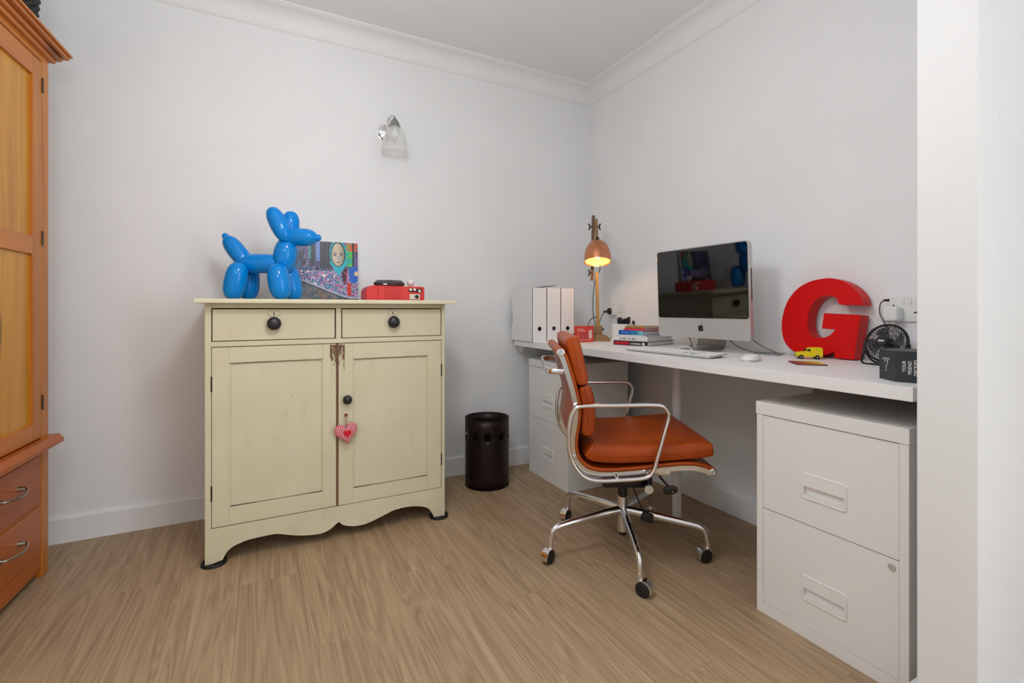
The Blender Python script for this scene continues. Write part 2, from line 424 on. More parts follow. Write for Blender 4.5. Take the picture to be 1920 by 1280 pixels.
# skirting boards
SH, ST = .102, .016
def skirting(name, a, b, n, h=SH):
    """a, b floor points along the wall, n outward normal"""
    a = Vector(a); b = Vector(b); d = (b - a); L = d.length; d.normalize()
    poly = [(0, 0), (ST, 0), (ST, h - .004), (ST - .004, h), (0, h)]
    struct(ob(name, prism(BM(), poly, L, frame_matrix(a, n, (0, 0, 1), d)), 'trim', None, 0))
skirting('baseboard_back', (XL, YB, 0), (XR, YB, 0), (0, -1, 0))
skirting('baseboard_right', (XR, PY1, 0), (XR, YB, 0), (-1, 0, 0))
skirting('baseboard_left', (XL, YF, 0), (XL, YB, 0), (1, 0, 0))
skirting('baseboard_partition', (PX - ST, PY1, 0), (XR, PY1, 0), (0, 1, 0))
skirting('baseboard_partition_end', (PX, PY0 - ST, 0), (PX, PY1 + ST, 0), (-1, 0, 0))
skirting('baseboard_partition_front', (PX - ST, PY0, 0), (XR, PY0, 0), (0, -1, 0))
# plaster cove cornice
def cornice(name, a, b, n):
    a = Vector(a); b = Vector(b); d = b - a; L = d.length; d.normalize(); w = .088; hh = .102
    poly = [(0, 0), (0, -hh), (.004, -hh), (.006, -hh + .004), (.012, -hh + .010)]
    for k in range(9):
        t = k / 8 * PI / 2
        poly.append((.012 + (w - .024) * (1 - math.cos(t)), -hh + .012 + (hh - .026) * math.sin(t)))
    poly += [(w - .010, -.010), (w, -.007), (w, 0)]
    struct(ob(name, prism(BM(), poly, L, frame_matrix(a, n, (0, 0, 1), d)), 'wall', None, 60))
cornice('trim_1', (XL, YB, ZC), (XR, YB, ZC), (0, -1, 0))
cornice('trim_2', (XR, PY1, ZC), (XR, YB, ZC), (-1, 0, 0))

# ================================================================== WARDROBE
wr = thing('wardrobe', 'tall honey pine wardrobe with panelled doors over two drawers', 'wardrobe', (-.682, 2.318, 0), R(-3.66))
WW, WD = .98, .56
def wb(name, lo, hi, mat, parent=wr, bev=.002): return ob(name, box(BM(), lo, hi, bev), mat, parent)
# local: x out of the front, y towards the back wall (0 = far end), z up
c = BM(); box(c, (-WD, -WW, .47), (-.022, 0, 1.855)); box(c, (-WD, -WW, .04), (-.022, 0, .47)); ob('carcass', c, 'pine_v', wr)
for y0, y1 in ((-.046, 0), (-WW, -WW + .046)): wb('post', (-.022, y0, 0), (0, y1, 1.855), 'pine_v', bev=.003)
for x in (-WD + .045,):
    for y0, y1 in ((-.046, 0), (-WW, -WW + .046)): wb('back_leg', (x - .045, y0, 0), (x, y1, .04), 'pine_v')
wb('top_rail', (-.022, -WW + .046, 1.825), (-.001, -.046, 1.855), 'pine_h')
wb('middle_rail', (-.022, -WW + .046, .437), (-.001, -.046, .462), 'pine_h')
wb('plinth_rail', (-.022, -WW + .046, .028), (-.004, -.046, .088), 'pine_red')
wb('drawer_rail', (-.022, -WW + .046, .262), (-.003, -.046, .268), 'pine_h')
ledge = [(-WD, 0), (.034, 0), (.034, .012), (.020, .030), (-WD, .030)]
ob('ledge', prism(BM(), ledge, WW + .05, frame_matrix((0, -WW - .025, .462), (1, 0, 0), (0, 0, 1), (0, 1, 0))), 'pine_red', wr, 30)
cor = BM()
for x1, z0, z1, e, bv in ((.016, 1.846, 1.862, .016, .005), (.030, 1.860, 1.876, .030, .007), (.046, 1.876, 1.890, .046, .006), (.052, 1.890, 1.900, .052, .003)):
    box(cor, (-WD, -WW - e, z0), (x1, e, z1), bv, 3)
ob('cornice', cor, 'pine_h', wr)
for s in (0, 1):
    ya, yb = (-WW / 2 + .0015, -.0475) if s == 0 else (-WW + .0475, -WW / 2 - .0015)
    za, zb = .497, 1.821; sw = .062
    dr = bpy.data.objects.new('door', None); COL.objects.link(dr); dr.parent = wr; dr.empty_display_size = .03
    fr = BM(); box(fr, (-.021, ya, za), (-.001, ya + sw, zb), .002); box(fr, (-.021, yb - sw, za), (-.001, yb, zb), .002); ob('stile', fr, 'pine_v', dr)
    for z0, z1 in ((za, .553), (1.137, 1.200), (zb - .068, zb)): ob('rail', box(BM(), (-.020, ya + sw - .001, z0), (-.0012, yb - sw + .001, z1), .002), 'pine_h', dr)
    for z0, z1 in ((.553, 1.137), (1.200, zb - .068)): ob('panel', box(BM(), (-.020, ya + sw, z0), (-.011, yb - sw, z1)), 'pine_panel', dr, 0)
    for hz in (.62, 1.20, 1.74):
        hy = yb + .0008 if s == 0 else ya - .0008
        ob('hinge', cyl(BM(), (.0005, hy, hz - .026), (.0005, hy, hz + .026), .0032, seg=8), 'bronze', dr)
    ky = ya + .03 if s == 0 else yb - .03
    ob('knob', lathe(BM(), [(0, .03), (.012, .028), (.016, .020), (.008, .01), (.009, 0)], 20, frame_matrix((0, ky, 1.05), (0, 1, 0), (0, 0, 1), (1, 0, 0))), 'nickel', dr)
for z0, z1 in ((.270, .435), (.090, .260)):
    d = ob('drawer', box(BM(), (-.45, -WW + .048, z0), (-.002, -.048, z1), .0025), 'pine_red', wr)
    for yc in (-.262, -WW + .262):
        h = BM(); zc = (z0 + z1) / 2 + .012
        tube(h, catmull([(.0, yc - .062, zc), (.020, yc - .060, zc), (.030, yc - .03, zc - .004), (.033, yc, zc - .006), (.030, yc + .03, zc - .004), (.020, yc + .060, zc), (.0, yc + .062, zc)], 5), .0042, 8)
        for sy in (-1, 1): cyl(h, (-.002, yc + sy * .062, zc), (.016, yc + sy * .062, zc), .0095, .006, 14)
        plab(ob('handle', h, 'nickel', d), 'brushed nickel bow handle')
# basket on the wardrobe
bk = thing('storage_basket', 'dark woven rattan basket standing on top of the pine wardrobe', 'basket', (-.893, 2.072, 1.900), R(-3.66))
wv = BM(); hx, hy = .19, .255
per = rrect(hx * 2, hy * 2, .05, 5)
def ringpts(scale, z, ph):
    pts = []; P = [Vector((x * scale, y * scale, 0)) for x, y in per]; L = len(P)
    for i in range(L):
        a, b = P[i], P[(i + 1) % L]; m = max(1, int((b - a).length / .018))
        for k in range(m): pts.append(a.lerp(b, k / m))
    out = []
    for i, p in enumerate(pts):
        nn = p.normalized() * (.0035 if (i + ph) % 2 else -.0035); out.append(p + nn + Vector((0, 0, z)))
    if len(out) % 2: out.pop()
    return out
for r in range(20): tube(wv, ringpts(.93 + .004 * r, .008 + r * .0125, r), .0062, 6, True)
ob('woven_side', wv, 'rattan', bk)['kind'] = 'stuff'
st = BM()
for i, (x, y) in enumerate(per):
    cyl(st, (x * .93, y * .93, 0), (x * 1.0, y * 1.0, .255), .004, seg=6)
box(st, (-hx * .9, -hy * .9, 0), (hx * .9, hy * .9, .006)); ob('stakes', st, 'rattan', bk)
ob('rim', tube(BM(), [Vector((x * 1.01, y * 1.01, .258)) for x, y in per], .010, 8, True), 'rattan', bk)

# ================================================================== CREAM CABINET
CYF = 2.08
cb = thing('cream_sideboard', 'distressed cream painted wooden sideboard with two drawers above two panelled doors', 'cabinet', (0, CYF, 0))
x0, x1, CZ = -.183, .745, .972; CD = .455
def cbx(bm, xa, xb, za, zb, ya=0, yb=.02, bev=.002): return box(bm, (xa, ya, za), (xb, yb, zb), bev)
c = BM(); cbx(c, x0, x0 + .02, .04, CZ, .018, CD); cbx(c, x1 - .02, x1, .04, CZ, .018, CD); cbx(c, x0, x1, .06, CZ, CD - .012, CD, 0); cbx(c, x0 + .01, x1 - .01, .125, .145, .02, CD - .01, 0); cbx(c, x0 + .01, x1 - .01, .81, .828, .02, CD - .01, 0); cbx(c, x0 + .02, x1 - .02, .15, .80, .3, .31, 0)
ob('carcass', c, 'cream', cb)
fr = BM()
cbx(fr, x0, x0 + .0205, 0.006, CZ); cbx(fr, x1 - .0155, x1, 0.006, CZ); cbx(fr, x0 + .02, x1 - .015, .953, CZ, .006); cbx(fr, x0 + .02, x1 - .015, .809, .828); cbx(fr, .2735, .2945, .828, .953)
ob('face_frame', fr, 'cream', cb)
for fx in (x0 + .012, x1 - .012):
    lg = BM(); cbx(lg, fx - .012, fx + .012, .006, .06, CD - .04, CD); ob('back_leg', lg, 'cream', cb)
ap = [(-.163, .006), (-.127, .014), (-.125, .017), (-.114, .039), (-.095, .055), (-.071, .064), (-.034, .071), (0.03, .073), (.061, .070), (.098, .058), (.133, .048), (.179, .040), (.220, .038), (.252, .048), (.274, .064), (.286, .071), (.3, .056), (.324, .046), (.35, .040), (.391, .040), (.433, .050), (.478, .064), (.514, .075), (.569, .078), (.607, .074), (.645, .064), (.668, .051), (.684, .030), (.694, .008), (.7295, .006)]
sm = [tuple(v[:2]) for v in catmull([(x, z, 0) for x, z in ap[2:16]], 4)] + [tuple(v[:2]) for v in catmull([(x, z, 0) for x, z in ap[15:29]], 4)][1:]
poly = [ap[0], ap[1]] + sm + [ap[-1], (.7295, .1365), (-.163, .1365)]
ob('apron', prism(BM(), poly, .018, frame_matrix((0, .020, 0), (1, 0, 0), (0, 0, 1), (0, -1, 0))), 'cream', cb, 20)
tp = BM(); prism(tp, [(-.045, 0), (-.045, .006), (-.038, .016), (CD + .01, .016), (CD + .01, 0)], x1 - x0 + .066, frame_matrix((x0 - .028, 0, CZ), (0, 1, 0), (0, 0, 1), (1, 0, 0)))
plab(ob('top_board', tp, 'cream', cb, 20), 'chipped cream top board')
CTOP = CZ + .016
for ca, cbb in ((-.1595, .2695), (.2985, .726)):
    d = ob('drawer', box(BM(), (ca, .003, .8305), (cbb, .40, .949), .003), 'cream', cb)
    xm = .045 if ca < 0 else .508
    k = lathe(BM(), [(0, .036), (.010, .0355), (.019, .032), (.0245, .026), (.0255, .020), (.022, .013), (.013, .009), (.010, .005), (.012, 0)], 28, frame_matrix((xm, .003, .8935), (1, 0, 0), (0, 0, 1), (0, -1, 0)))
    plab(ob('knob', k, 'knobblack', d), 'round black knob')
    es = BM(); prism(es, [(-.020, .010), (-.020, -.006), (-.006, -.011), (.006, -.011), (.020, -.006), (.020, .010)], .0016, frame_matrix((xm, .003, .932), (1, 0, 0), (0, 0, 1), (0, -1, 0)), .0005)
    e = plab(ob('escutcheon', es, 'cream', d), 'painted keyhole plate')
    prism_bm = BM(); prism(prism_bm, [(-.0018, .005), (.0018, .005), (.0014, -.007), (-.0014, -.007)], .0004, frame_matrix((xm, .0012, .932), (1, 0, 0), (0, 0, 1), (0, -1, 0))); ob('keyhole', prism_bm, 'dark', e)
    rg = BM(); tube(rg, [(xm + a * 1.02, .0024, .932 + b * 1.05) for a, b in ((-.020, .010), (-.020, -.006), (-.006, -.011), (.006, -.011), (.020, -.006), (.020, .010))], .0007, 5, True); ob('gap', rg, 'wornwood', e)
def cdoor(xa, xb, pa, pb, za, zb, pza, pzb):
    d = bpy.data.objects.new('door', None); COL.objects.link(d); d.parent = cb; d.empty_display_size = .03
    b = BM(); cbx(b, xa, pa, za, zb, 0, .02); cbx(b, pb, xb, za, zb, 0, .02); ob('stile', b, 'cream', d)
    for z0, z1 in ((za, pza), (pzb, zb)): ob('rail', cbx(BM(), pa - .0005, pb + .0005, z0, z1, .0003, .0197), 'cream', d)
    ob('panel', cbx(BM(), pa - .003, pb + .003, pza - .003, pzb + .003, .0075, .014, 0), 'cream', d)
    mo = BM(); tube(mo, [(pa + .002, .0052, pza + .002), (pb - .002, .0052, pza + .002), (pb - .002, .0052, pzb - .002), (pa + .002, .0052, pzb - .002)], .0042, 6, True); ob('moulding', mo, 'cream', d)
    return d
d1 = cdoor(-.161, .2745, -.105, .224, .1395, .8065, .207, .747); d2 = cdoor(.283, .7275, .341, .666, .1385, .8065, .200, .741)
ob('meeting_bead', box(BM(), (.2752, .001, .1405), (.2822, .012, .806), .001), 'wornwood', d2)
ob('worn_edge', box(BM(), (.2842, -.0006, .30), (.308, .001, .803)), 'worn', d2, 0)
ob('worn_edge', box(BM(), (.250, -.0006, .64), (.2735, .001, .803)), 'worn', d1, 0)
ob('knob', lathe(BM(), [(0, .030), (.008, .0295), (.014, .027), (.0185, .020), (.0185, .015), (.014, .009), (.008, .006), (.009, 0)], 28, frame_matrix((.3165, 0, .575), (1, 0, 0), (0, 0, 1), (0, -1, 0))), 'knobblack', d2)
for d, hx in ((d1, -.1618), (d2, .7283)):
    for hz in (.672, .267):
        ob('hinge', cyl(BM(), (hx, -.0005, hz - .028), (hx, -.0005, hz + .028), .0028, seg=8), 'bronze', d)
kb_ = BM(); lathe(kb_, [(.0045, 0), (.0045, .003), (0, .003)], 12, frame_matrix((.313, 0, .512), (1, 0, 0), (0, 0, 1), (0, -1, 0))); cyl(kb_, (.313, 0, .512), (.313, -.012, .512), .0022, seg=8)
ob('key_peg', kb_, 'bronze', d2)
for i, (fx, fy) in enumerate(((-.155, CYF + .018), (.722, CYF + .018))):
    q = BM(); lathe(q, [(0, .004), (.032, .004), (.036, .011), (.041, .011), (.043, .004), (.043, 0), (0, 0)], 32)
    o = ob('caster_cup', q, 'coaster'); o.location = (fx, fy, 0)
    tag(o, ['round black caster cup under the foot of the cream sideboard nearer the wardrobe', 'round black caster cup under the foot of the cream sideboard nearer the waste bin'][i], 'caster cup')
# hanging heart
ht = thing('hanging_heart', 'padded red gingham fabric heart hanging from the sideboard door', 'ornament', (.311, CYF - .0225, .443))
def heart2d(n=64, s=1.0):
    out = []
    for k in range(n):
        t = 2 * PI * k / n
        out.append((s * 16 * math.sin(t) ** 3 / 16, s * (13 * math.cos(t) - 5 * math.cos(2 * t) - 2 * math.cos(3 * t) - math.cos(4 * t)) / 16))
    return out
hb = BM(); H2 = heart2d(72, .046); rings = []
for j in range(13):
    a = -PI / 2 + PI * j / 12; sc = max(.02, math.cos(a)) ** .55; yy = .014 * math.sin(a)
    rings.append([hb.verts.new((x * sc * 1.0, yy, z * sc * 1.08)) for x, z in H2])
for A, B in zip(rings[:-1], rings[1:]):
    for k in range(72): hb.faces.new((A[k], A[(k + 1) % 72], B[(k + 1) % 72], B[k]))
hb.faces.new(rings[0]); hb.faces.new(rings[-1][::-1])
bmesh.ops.rotate(hb, verts=hb.verts, cent=(0, 0, 0), matrix=Matrix.Rotation(R(-9), 3, 'Y'))
ob('padded_heart', hb, 'gingham', ht, 60)
ob('felt_heart', prism(BM(), heart2d(40, .0155), .0015, frame_matrix((.002, -.0132, -.002), (1, 0, 0), (0, 0, 1.15), (0, -1, 0))), 'redfelt', ht)
rb = BM()
for s in (-.0022, .0022): tube(rb, [(s, .005, .024), (s * .7, .009, .05), (s * 1.2, .010, .069)], .0016, 6, ry=.0006)
tube(rb, [(.0 + .006 * math.cos(t), .0085, .069 + .0055 * math.sin(t)) for t in np.linspace(0, 2 * PI, 12)[:-1]], .0013, 6, True)
ob('ribbon', rb, 'redribbon', ht)

# ------------------------------------------------------------------ balloon dog
DY = 2.285; dphi = R(24); df = Vector((math.cos(dphi), -math.sin(dphi), 0)); dl = Vector((math.sin(dphi), math.cos(dphi), 0))
D0 = onp(495, 554, 1, DY); D0.z = CTOP
dog = thing('balloon_dog', 'glossy blue balloon dog sculpture standing on the cream sideboard', 'sculpture', D0)
def db(name, a, b, v, w, p=2.4, ext=0):
    A = onv(a[0], a[1], D0 + dl * v, dl) - D0; B = onv(b[0], b[1], D0 + dl * v, dl) - D0
    return A, B, w
def balloon(name, a, b, v, w, p=2.4, ground=False):
    A, B, w = db(name, a, b, v, w)
    if ground: B.z = 0.0
    bm = BM(); ellipsoid(bm, (A + B) / 2, B - A, (B - A).length / 2, w, p)
    if ground:
        for vv in bm.verts: vv.co.z = max(vv.co.z, 0)
    return ob(name, bm, 'bluegloss', dog, 80)
balloon('leg', (449, 492), (434, 562), -.062, .043, 2.6, True)
balloon('leg', (518, 494), (529, 562), -.062, .043, 2.6, True)
balloon('leg', (467, 492), (466, 562), .070, .043, 2.6, True)
balloon('leg', (537, 494), (553, 562), .070, .043, 2.6, True)
balloon('body', (443, 494), (532, 494), 0, .042, 2.8)
balloon('tail', (468, 501), (423, 444), 0, .036, 2.5)
balloon('tail_knot', (433, 456), (419, 438), 0, .0145, 2.6)
balloon('neck', (529, 512), (540, 445), 0, .047, 2.3)
balloon('ear', (540, 453), (507, 389), -.030, .037, 2.4)
balloon('ear', (540, 456), (547, 396), .030, .038, 2.4)
balloon('muzzle', (533, 443), (594, 446), -.005, .038, 2.7)
balloon('nose_knot', (584, 446), (602, 445.5), -.005, .0155, 3)

# ------------------------------------------------------------------ street-art canvas
PYC = 2.528
pr_ = onp(672, 555, 1, PYC); pw_, ph_ = .335, .300
cv = thing('street_art_canvas', 'small colourful graffiti alley canvas print leaning on the wall behind the blue balloon dog', 'picture', (pr_.x - pw_, PYC, CTOP), rot=(R(-5), 0, 0))
cvb = BM(); box(cvb, (0, 0, 0), (pw_, .02, ph_), .001); ob('stretcher', cvb, 'card', cv)
def art(u, v):
    X = 90 + u * 845; Y = 905 - v * 755; n = len(u)
    a = vnoise(X / 18, Y / 18); b = vnoise(X / 11 + 9, Y / 26 + 4); c = vnoise(X / 30 + 40, Y / 24 + 7); d = vnoise(X / 7, Y / 9 + 30)
    pal = np.array([[.80, .10, .35], [.92, .88, .95], [.12, .42, .78], [.06, .10, .22], [.10, .72, .78], [.85, .35, .65], [.45, .15, .55], [.95, .92, .92]])
    col = pal[np.clip((a * 1.5 + d * .8 - .35) * 8 / 1.4, 0, 7.99).astype(int)]
    up = Y < 520
    wpal = np.array([[.12, .10, .18], [.55, .35, .70], [.16, .30, .45], [.20, .55, .62], [.35, .20, .38], [.70, .55, .75], [.10, .09, .12]])
    st = vnoise(X / 14 + 3, Y / 140 + 11); w = wpal[np.clip((st * 1.3 + d * .3 - .25) * 7, 0, 6.99).astype(int)]
    col = np.where(up[:, None], w, col)
    for xa, xb, ya, yb, cc in ((352, 425, 210, 470, (.10, .13, .16)), (480, 602, 150, 500, (.14, .13, .17)), (230, 290, 290, 410, (.10, .12, .14)), (190, 225, 300, 400, (.08, .07, .1))):
        m = (X > xa) & (X < xb) & (Y > ya) & (Y < yb); bars = (np.sin(X / 2.6) > .55)
        col = np.where(m[:, None], np.where(bars[:, None], np.array([.36, .36, .44]), np.array(cc)), col)
    m = (X > 348) & (X < 372) & (Y > 200) & (Y < 380); col = np.where(m[:, None], np.array([.10, .62, .60]), col)
    m = (X > 432) & (X < 478) & (Y < 400); col = np.where(m[:, None], np.array([.50, .60, .88]) * (.7 + .5 * d)[:, None], col)
    m = (X > 790) & (X < 870) & (Y < 460); col = np.where(m[:, None], np.where((c > .5)[:, None], np.array([.35, .78, .25]), np.array([.15, .70, .60])), col)
    m = (X > 800) & (X < 935) & (Y < 260); col = np.where((m & (a > .42))[:, None], np.array([.86, .32, .10]), col)
    m = (X > 868) & (X < 890) & (Y < 470); col = np.where(m[:, None], np.array([.18, .12, .10]), col)
    r = np.hypot((X - 880) / 60, (Y - 560) / 110); col = np.where((r < 1)[:, None], np.where((d > .62)[:, None], np.array([.1, .25, .7]), np.array([.05, .42, .85])), col)
    r = np.hypot((X - 915) / 26, (Y - 548) / 32); col = np.where((r < 1)[:, None], np.array([.93, .78, .60]), col)
    r = np.hypot((X - 770) / 34, (Y - 560) / 120); col = np.where(((r < 1))[:, None], np.where((a > .55)[:, None], np.array([.62, .16, .30]), np.array([.07, .06, .09])), col)
    # pale painted portrait in a turquoise hood
    r = np.hypot((X - 695) / 104, (Y - 300) / 185); col = np.where((r < 1)[:, None], np.array([.08, .68, .72]), col)
    m = (np.abs(X - 700) < (590 - Y) * .62) & (Y > 400) & (Y < 590); col = np.where(m[:, None], np.array([.10, .72, .80]), col)
    r = np.hypot((X - 695) / 86, (Y - 305) / 160); col = np.where((r < 1)[:, None], np.array([.10, .10, .12]), col)
    r = np.hypot((X - 693) / 74, (Y - 308) / 146); tone = .86 - .22 * np.clip((X - 690) / 80, 0, 1) - .12 * (d > .66)
    col = np.where((r < 1)[:, None], np.stack([tone, tone * .93, tone * .80], -1), col)
    for ex in (655, 733):
        r = np.hypot((X - ex) / 20, (Y - 320) / 9); col = np.where((r < 1)[:, None], np.array([.35, .40, .52]), col)
        m = (np.abs(X - ex) < 24) & (np.abs(Y - (296 + np.abs(X - ex) * .15)) < 5); col = np.where(m[:, None], np.array([.16, .13, .14]), col)
    m = (np.abs(X - 696) < 9 + (Y - 320) * .1) & (Y > 330) & (Y < 372); col = np.where(m[:, None], np.array([.62, .64, .78]), col)
    m = (np.abs(X - 694) < 34) & (np.abs(Y - (408 - (X - 694) ** 2 * .006)) < 5); col = np.where(m[:, None], np.array([.50, .28, .30]), col)
    # red figure bottom right, kerb and wet road
    m = (X > 800) & (X < 850) & (Y > 670) & (Y < 830); col = np.where(m[:, None], np.array([.86, .16, .10]), col)
    k = np.interp(X, [90, 160, 400, 600, 760, 850, 935], [590, 612, 705, 790, 852, 872, 868]); dY = Y - k
    road = np.stack([.38 + .30 * (c - .5) + .2 * (d - .5), .40 + .25 * (c - .5) + .2 * (d - .5), .44 + .22 * (c - .5)], -1)
    road = np.where((vnoise(X / 40, Y / 7) > .66)[:, None], np.array([.62, .40, .32]), road); road = np.where((vnoise(X / 34 + 20, Y / 8) > .68)[:, None], np.array([.25, .48, .50]), road)
    col = np.where((dY > 0)[:, None], road, col)
    col = np.where(((dY > -22) & (dY < 2))[:, None], np.array([.72, .74, .82]), col); col = np.where(((dY > 2) & (dY < 16))[:, None], np.array([.08, .09, .14]), col)
    r = np.hypot((X - 85) / 40, (Y - 500) / 46); col = np.where((r < 1)[:, None], np.array([.85, .10, .14]), col)
    return col
printed('print', pw_, ph_, 190, 170, art, frame_matrix((0, -.0006, 0), (1, 0, 0), (0, 0, 1), (0, -1, 0)), cv)

# ------------------------------------------------------------------ red radio lying on the sideboard
RY = 2.27
ra = onp(686, 558, 1, RY); rbx = onp(796, 558, 1, RY); rw = rbx.x - ra.x
rd = thing('retro_radio', 'red retro radio with cream knobs lying flat beside the graffiti canvas', 'radio', (ra.x, RY, CTOP), R(0))
RH = onp(740, 534, 1, RY).z - CTOP - .004
prof = []
for k in range(9): a = PI - PI / 2 * k / 8; prof.append((.034 + .034 * math.cos(a), RH - .034 + .034 * math.sin(a)))
for k in range(5): a = PI / 2 - PI / 2 * k / 4; prof.append((rw - .010 + .010 * math.cos(a), RH - .012 + .010 * math.sin(a)))
prof += [(rw, 0), (0, 0)]
ob('body', prism(BM(), prof, .13, frame_matrix((0, .13, 0), (1, 0, 0), (0, 0, 1), (0, -1, 0)), .004, 3), 'redplastic', rd)
ob('end_trim', tube(BM(), [(.056, -.0015, .0), (.056, -.0015, RH - .001), (.056, .13, RH + .0006)], .0016, 8), 'redplastic', rd)
for k in range(5): ob('grille_slat', box(BM(), (.086, -.0035, .012 + k * .0125), (.165, .001, .017 + k * .0125), .001), 'redplastic', rd)
for k, (kx, kz) in enumerate(((770, 543), (777.5, 543), (786.5, 545.5))):
    p = onp(kx, kz, 1, RY - .01) - Vector((ra.x, RY, CTOP)); q = BM(); lathe(q, [(0, .017), (.0055, .0165), (.0072, .013), (.0065, .003), (.0065, 0)], 20, frame_matrix((p.x, 0, p.z), (1, 0, 0), (0, 0, 1), (0, -1, 0))); ob('knob', q, 'ivory', rd)
ob('knob_recess', box(BM(), (onp(766, 543, 1, RY).x - ra.x, -.0012, RH - .028), (onp(791, 543, 1, RY).x - ra.x, .001, RH - .012), .0005), 'dark', rd)
xa, xb = onp(768, 555, 1, RY).x - ra.x, onp(787, 555, 1, RY).x - ra.x; za, zb = .008, onp(770, 551, 1, RY).z - CTOP
pn = ob('tuning_panel', box(BM(), (xa, -.003, za), (xb, .001, zb), .001), 'ivory', rd)
ob('tuning_dial', lathe(BM(), [(0, .006), (.007, .006), (.009, .004), (.009, 0)], 24, frame_matrix((xb - .016, -.003, (za + zb) / 2 + .0), (1, 0, 0), (0, 0, 1), (0, -1, 0))), 'black', pn)
# grey gadget and white ball on the radio
ga, gb = onp(701, 530, 1, RY + .05), onp(760, 530, 1, RY + .05)
gz = CTOP + RH + .001; gd = thing('pocket_camera', 'dark purple grey faceted handheld gadget lying on the red radio', 'gadget', ((ga.x + gb.x) / 2, RY + .06, gz))
gw = (gb.x - ga.x) / 2
ob('case', lathe(BM(), [(0, 0), (gw * .90, 0), (gw, .008), (gw, .013), (gw * .80, .027), (gw * .3, .029), (0, .029)], 10, Matrix.Scale(.72, 4, (0, 1, 0))), 'foam', gd, 20)
ob('button', box(BM(), (-gw * .55, -gw * .72 - .002, .003), (-gw * .3, -gw * .5, .009), .001), 'whitepl', gd)
ob('band', tube(BM(), [(gw * 1.003 * math.cos(2 * PI * k / 10), gw * .722 * math.sin(2 * PI * k / 10), .0105) for k in range(10)], .0014, 5, True), 'black', gd)
p = onp(770, 534, 1, RY + .05); bl = thing('bottle_stopper', 'small white ball topped stopper resting on the red radio', 'stopper', (p.x, RY + .05, gz))
ob('ball', ellipsoid(BM(), (0, 0, .019), (0, 0, 1), .018, .019, 2), 'whitepl', bl); ob('neck', lathe(BM(), [(0, 0), (.008, 0), (.007, .006), (.009, .008)], 16), 'ivory', bl)

# ------------------------------------------------------------------ wall light
wl0 = onp(723, 250, 1, YB)
wl = thing('wall_light', 'chrome wall light with a ribbed clear glass bell shade above the sideboard', 'wall light', (wl0.x, YB, wl0.z))
ob('back_plate', lathe(BM(), [(0, .016), (.016, .016), (.022, .012), (.036, .009), (.040, .004), (.044, .003), (.044, 0), (0, 0)], 36, frame_matrix((0, 0, 0), (1, 0, 0), (0, 0, 1), (0, -1, 0))), 'chrome', wl)
SHY = -.098
sc_ = onp(740, 286, 1, YB + SHY) - Vector((wl0.x, YB, wl0.z)); sx, sz = sc_.x, sc_.z
arm = [(0, -.012, 0), (0, -.03, .012), (0, -.035, .045), (sx * .35, -.05, .068), (sx * .8, -.082, .070), (sx, SHY, .050)]
ob('arm', tube(BM(), catmull(arm, 6), .0042, 10), 'chrome', wl)
top = Matrix.Translation((sx, SHY, 0))
ob('lamp_holder', lathe(BM(), [(0, .056), (.006, .056), (.008, .046), (.016, .040), (.022, .028), (.025, .018), (.030, .010), (.030, .004), (.024, .002), (0, .002)], 28, top), plain('grey_metal', (150, 150, 146), .35, .7), wl)
pf = [(.027, .006), (.037, -.012), (.049, -.033), (.058, sz * .55), (.0625, sz * .8), (.065, sz), (.0625, sz), (.060, sz * .8), (.0555, sz * .55), (.0465, -.033), (.0345, -.012), (.0245, .006), (.027, .006)]
pf = [(r, z) for r, z in pf]
ob('glass_shade', lathe(BM(), pf, 128, top, 32, .0013), 'glass', wl, 60)
ob('bulb', lathe(BM(), [(.010, .002), (.011, -.012), (.017, -.03), (.016, -.042), (.008, -.051), (0, -.053)], 20, top), 'whitepl', wl)

# ------------------------------------------------------------------ waste bin
bc = Vector((1.092, 2.374, 0)); BR, BH = .119, .362
bn = thing('waste_bin', 'dark bronze metal waste bin pierced with a row of stars', 'bin', bc)
SB = 60; bm = BM(); nst = 10; rings = []; zs = [.004, .06, .12, .18, .232]
def bv(a, z, r=BR): return bm.verts.new((r * math.cos(a), r * math.sin(a), z))
# plain lower wall, pierced band, plain rim: each star opening is a real hole
seg = 60; a0 = math.atan2(-FW.y, -FW.x) + .09
lo = [[bv(a0 + 2 * PI * k / seg - PI / nst, z) for k in range(seg)] for z in zs]
hi = [[bv(a0 + 2 * PI * k / seg - PI / nst, z) for k in range(seg)] for z in (.318, BH)]
for RR in (lo, hi):
    for A, B in zip(RR[:-1], RR[1:]):
        for k in range(seg): bm.faces.new((A[k], A[(k + 1) % seg], B[(k + 1) % seg], B[k]))
zc_ = .275
for s in range(nst):
    ac = a0 + 2 * PI * s / nst; star = []
    for k in range(10):
        t = PI / 2 + 2 * PI * k / 10; r = .0290 if k % 2 == 0 else .0125
        star.append(bv(ac + r * math.cos(t) / BR, zc_ + r * math.sin(t)))
    n = seg // nst
    bot = [lo[-1][(s * n + i) % seg] for i in range(n + 1)]; topv = [hi[0][(s * n + i) % seg] for i in range(n + 1)]
    ang = lambda v: math.atan2(v.co.y, v.co.x)
    es = set(); ring_out = bot + topv[::-1]
    def edge(a, b):
        e = bm.edges.get((a, b)); return e or bm.edges.new((a, b))
    E = [edge(ring_out[i], ring_out[(i + 1) % len(ring_out)]) for i in range(len(ring_out))] + [edge(star[i], star[(i + 1) % 10]) for i in range(10)]
    # flatten, fill, bend back
    back = {}
    for v in set(ring_out + star):
        back[v] = v.co.copy(); a = (ang(v) - ac + PI) % (2 * PI) - PI; v.co = (a * BR, 0, v.co.z)
    bmesh.ops.triangle_fill(bm, edges=E, use_beauty=True, normal=(0, -1, 0))
    for v, cc in back.items(): v.co = cc
shell = ob('shell', bm, 'binmetal', bn, 50)
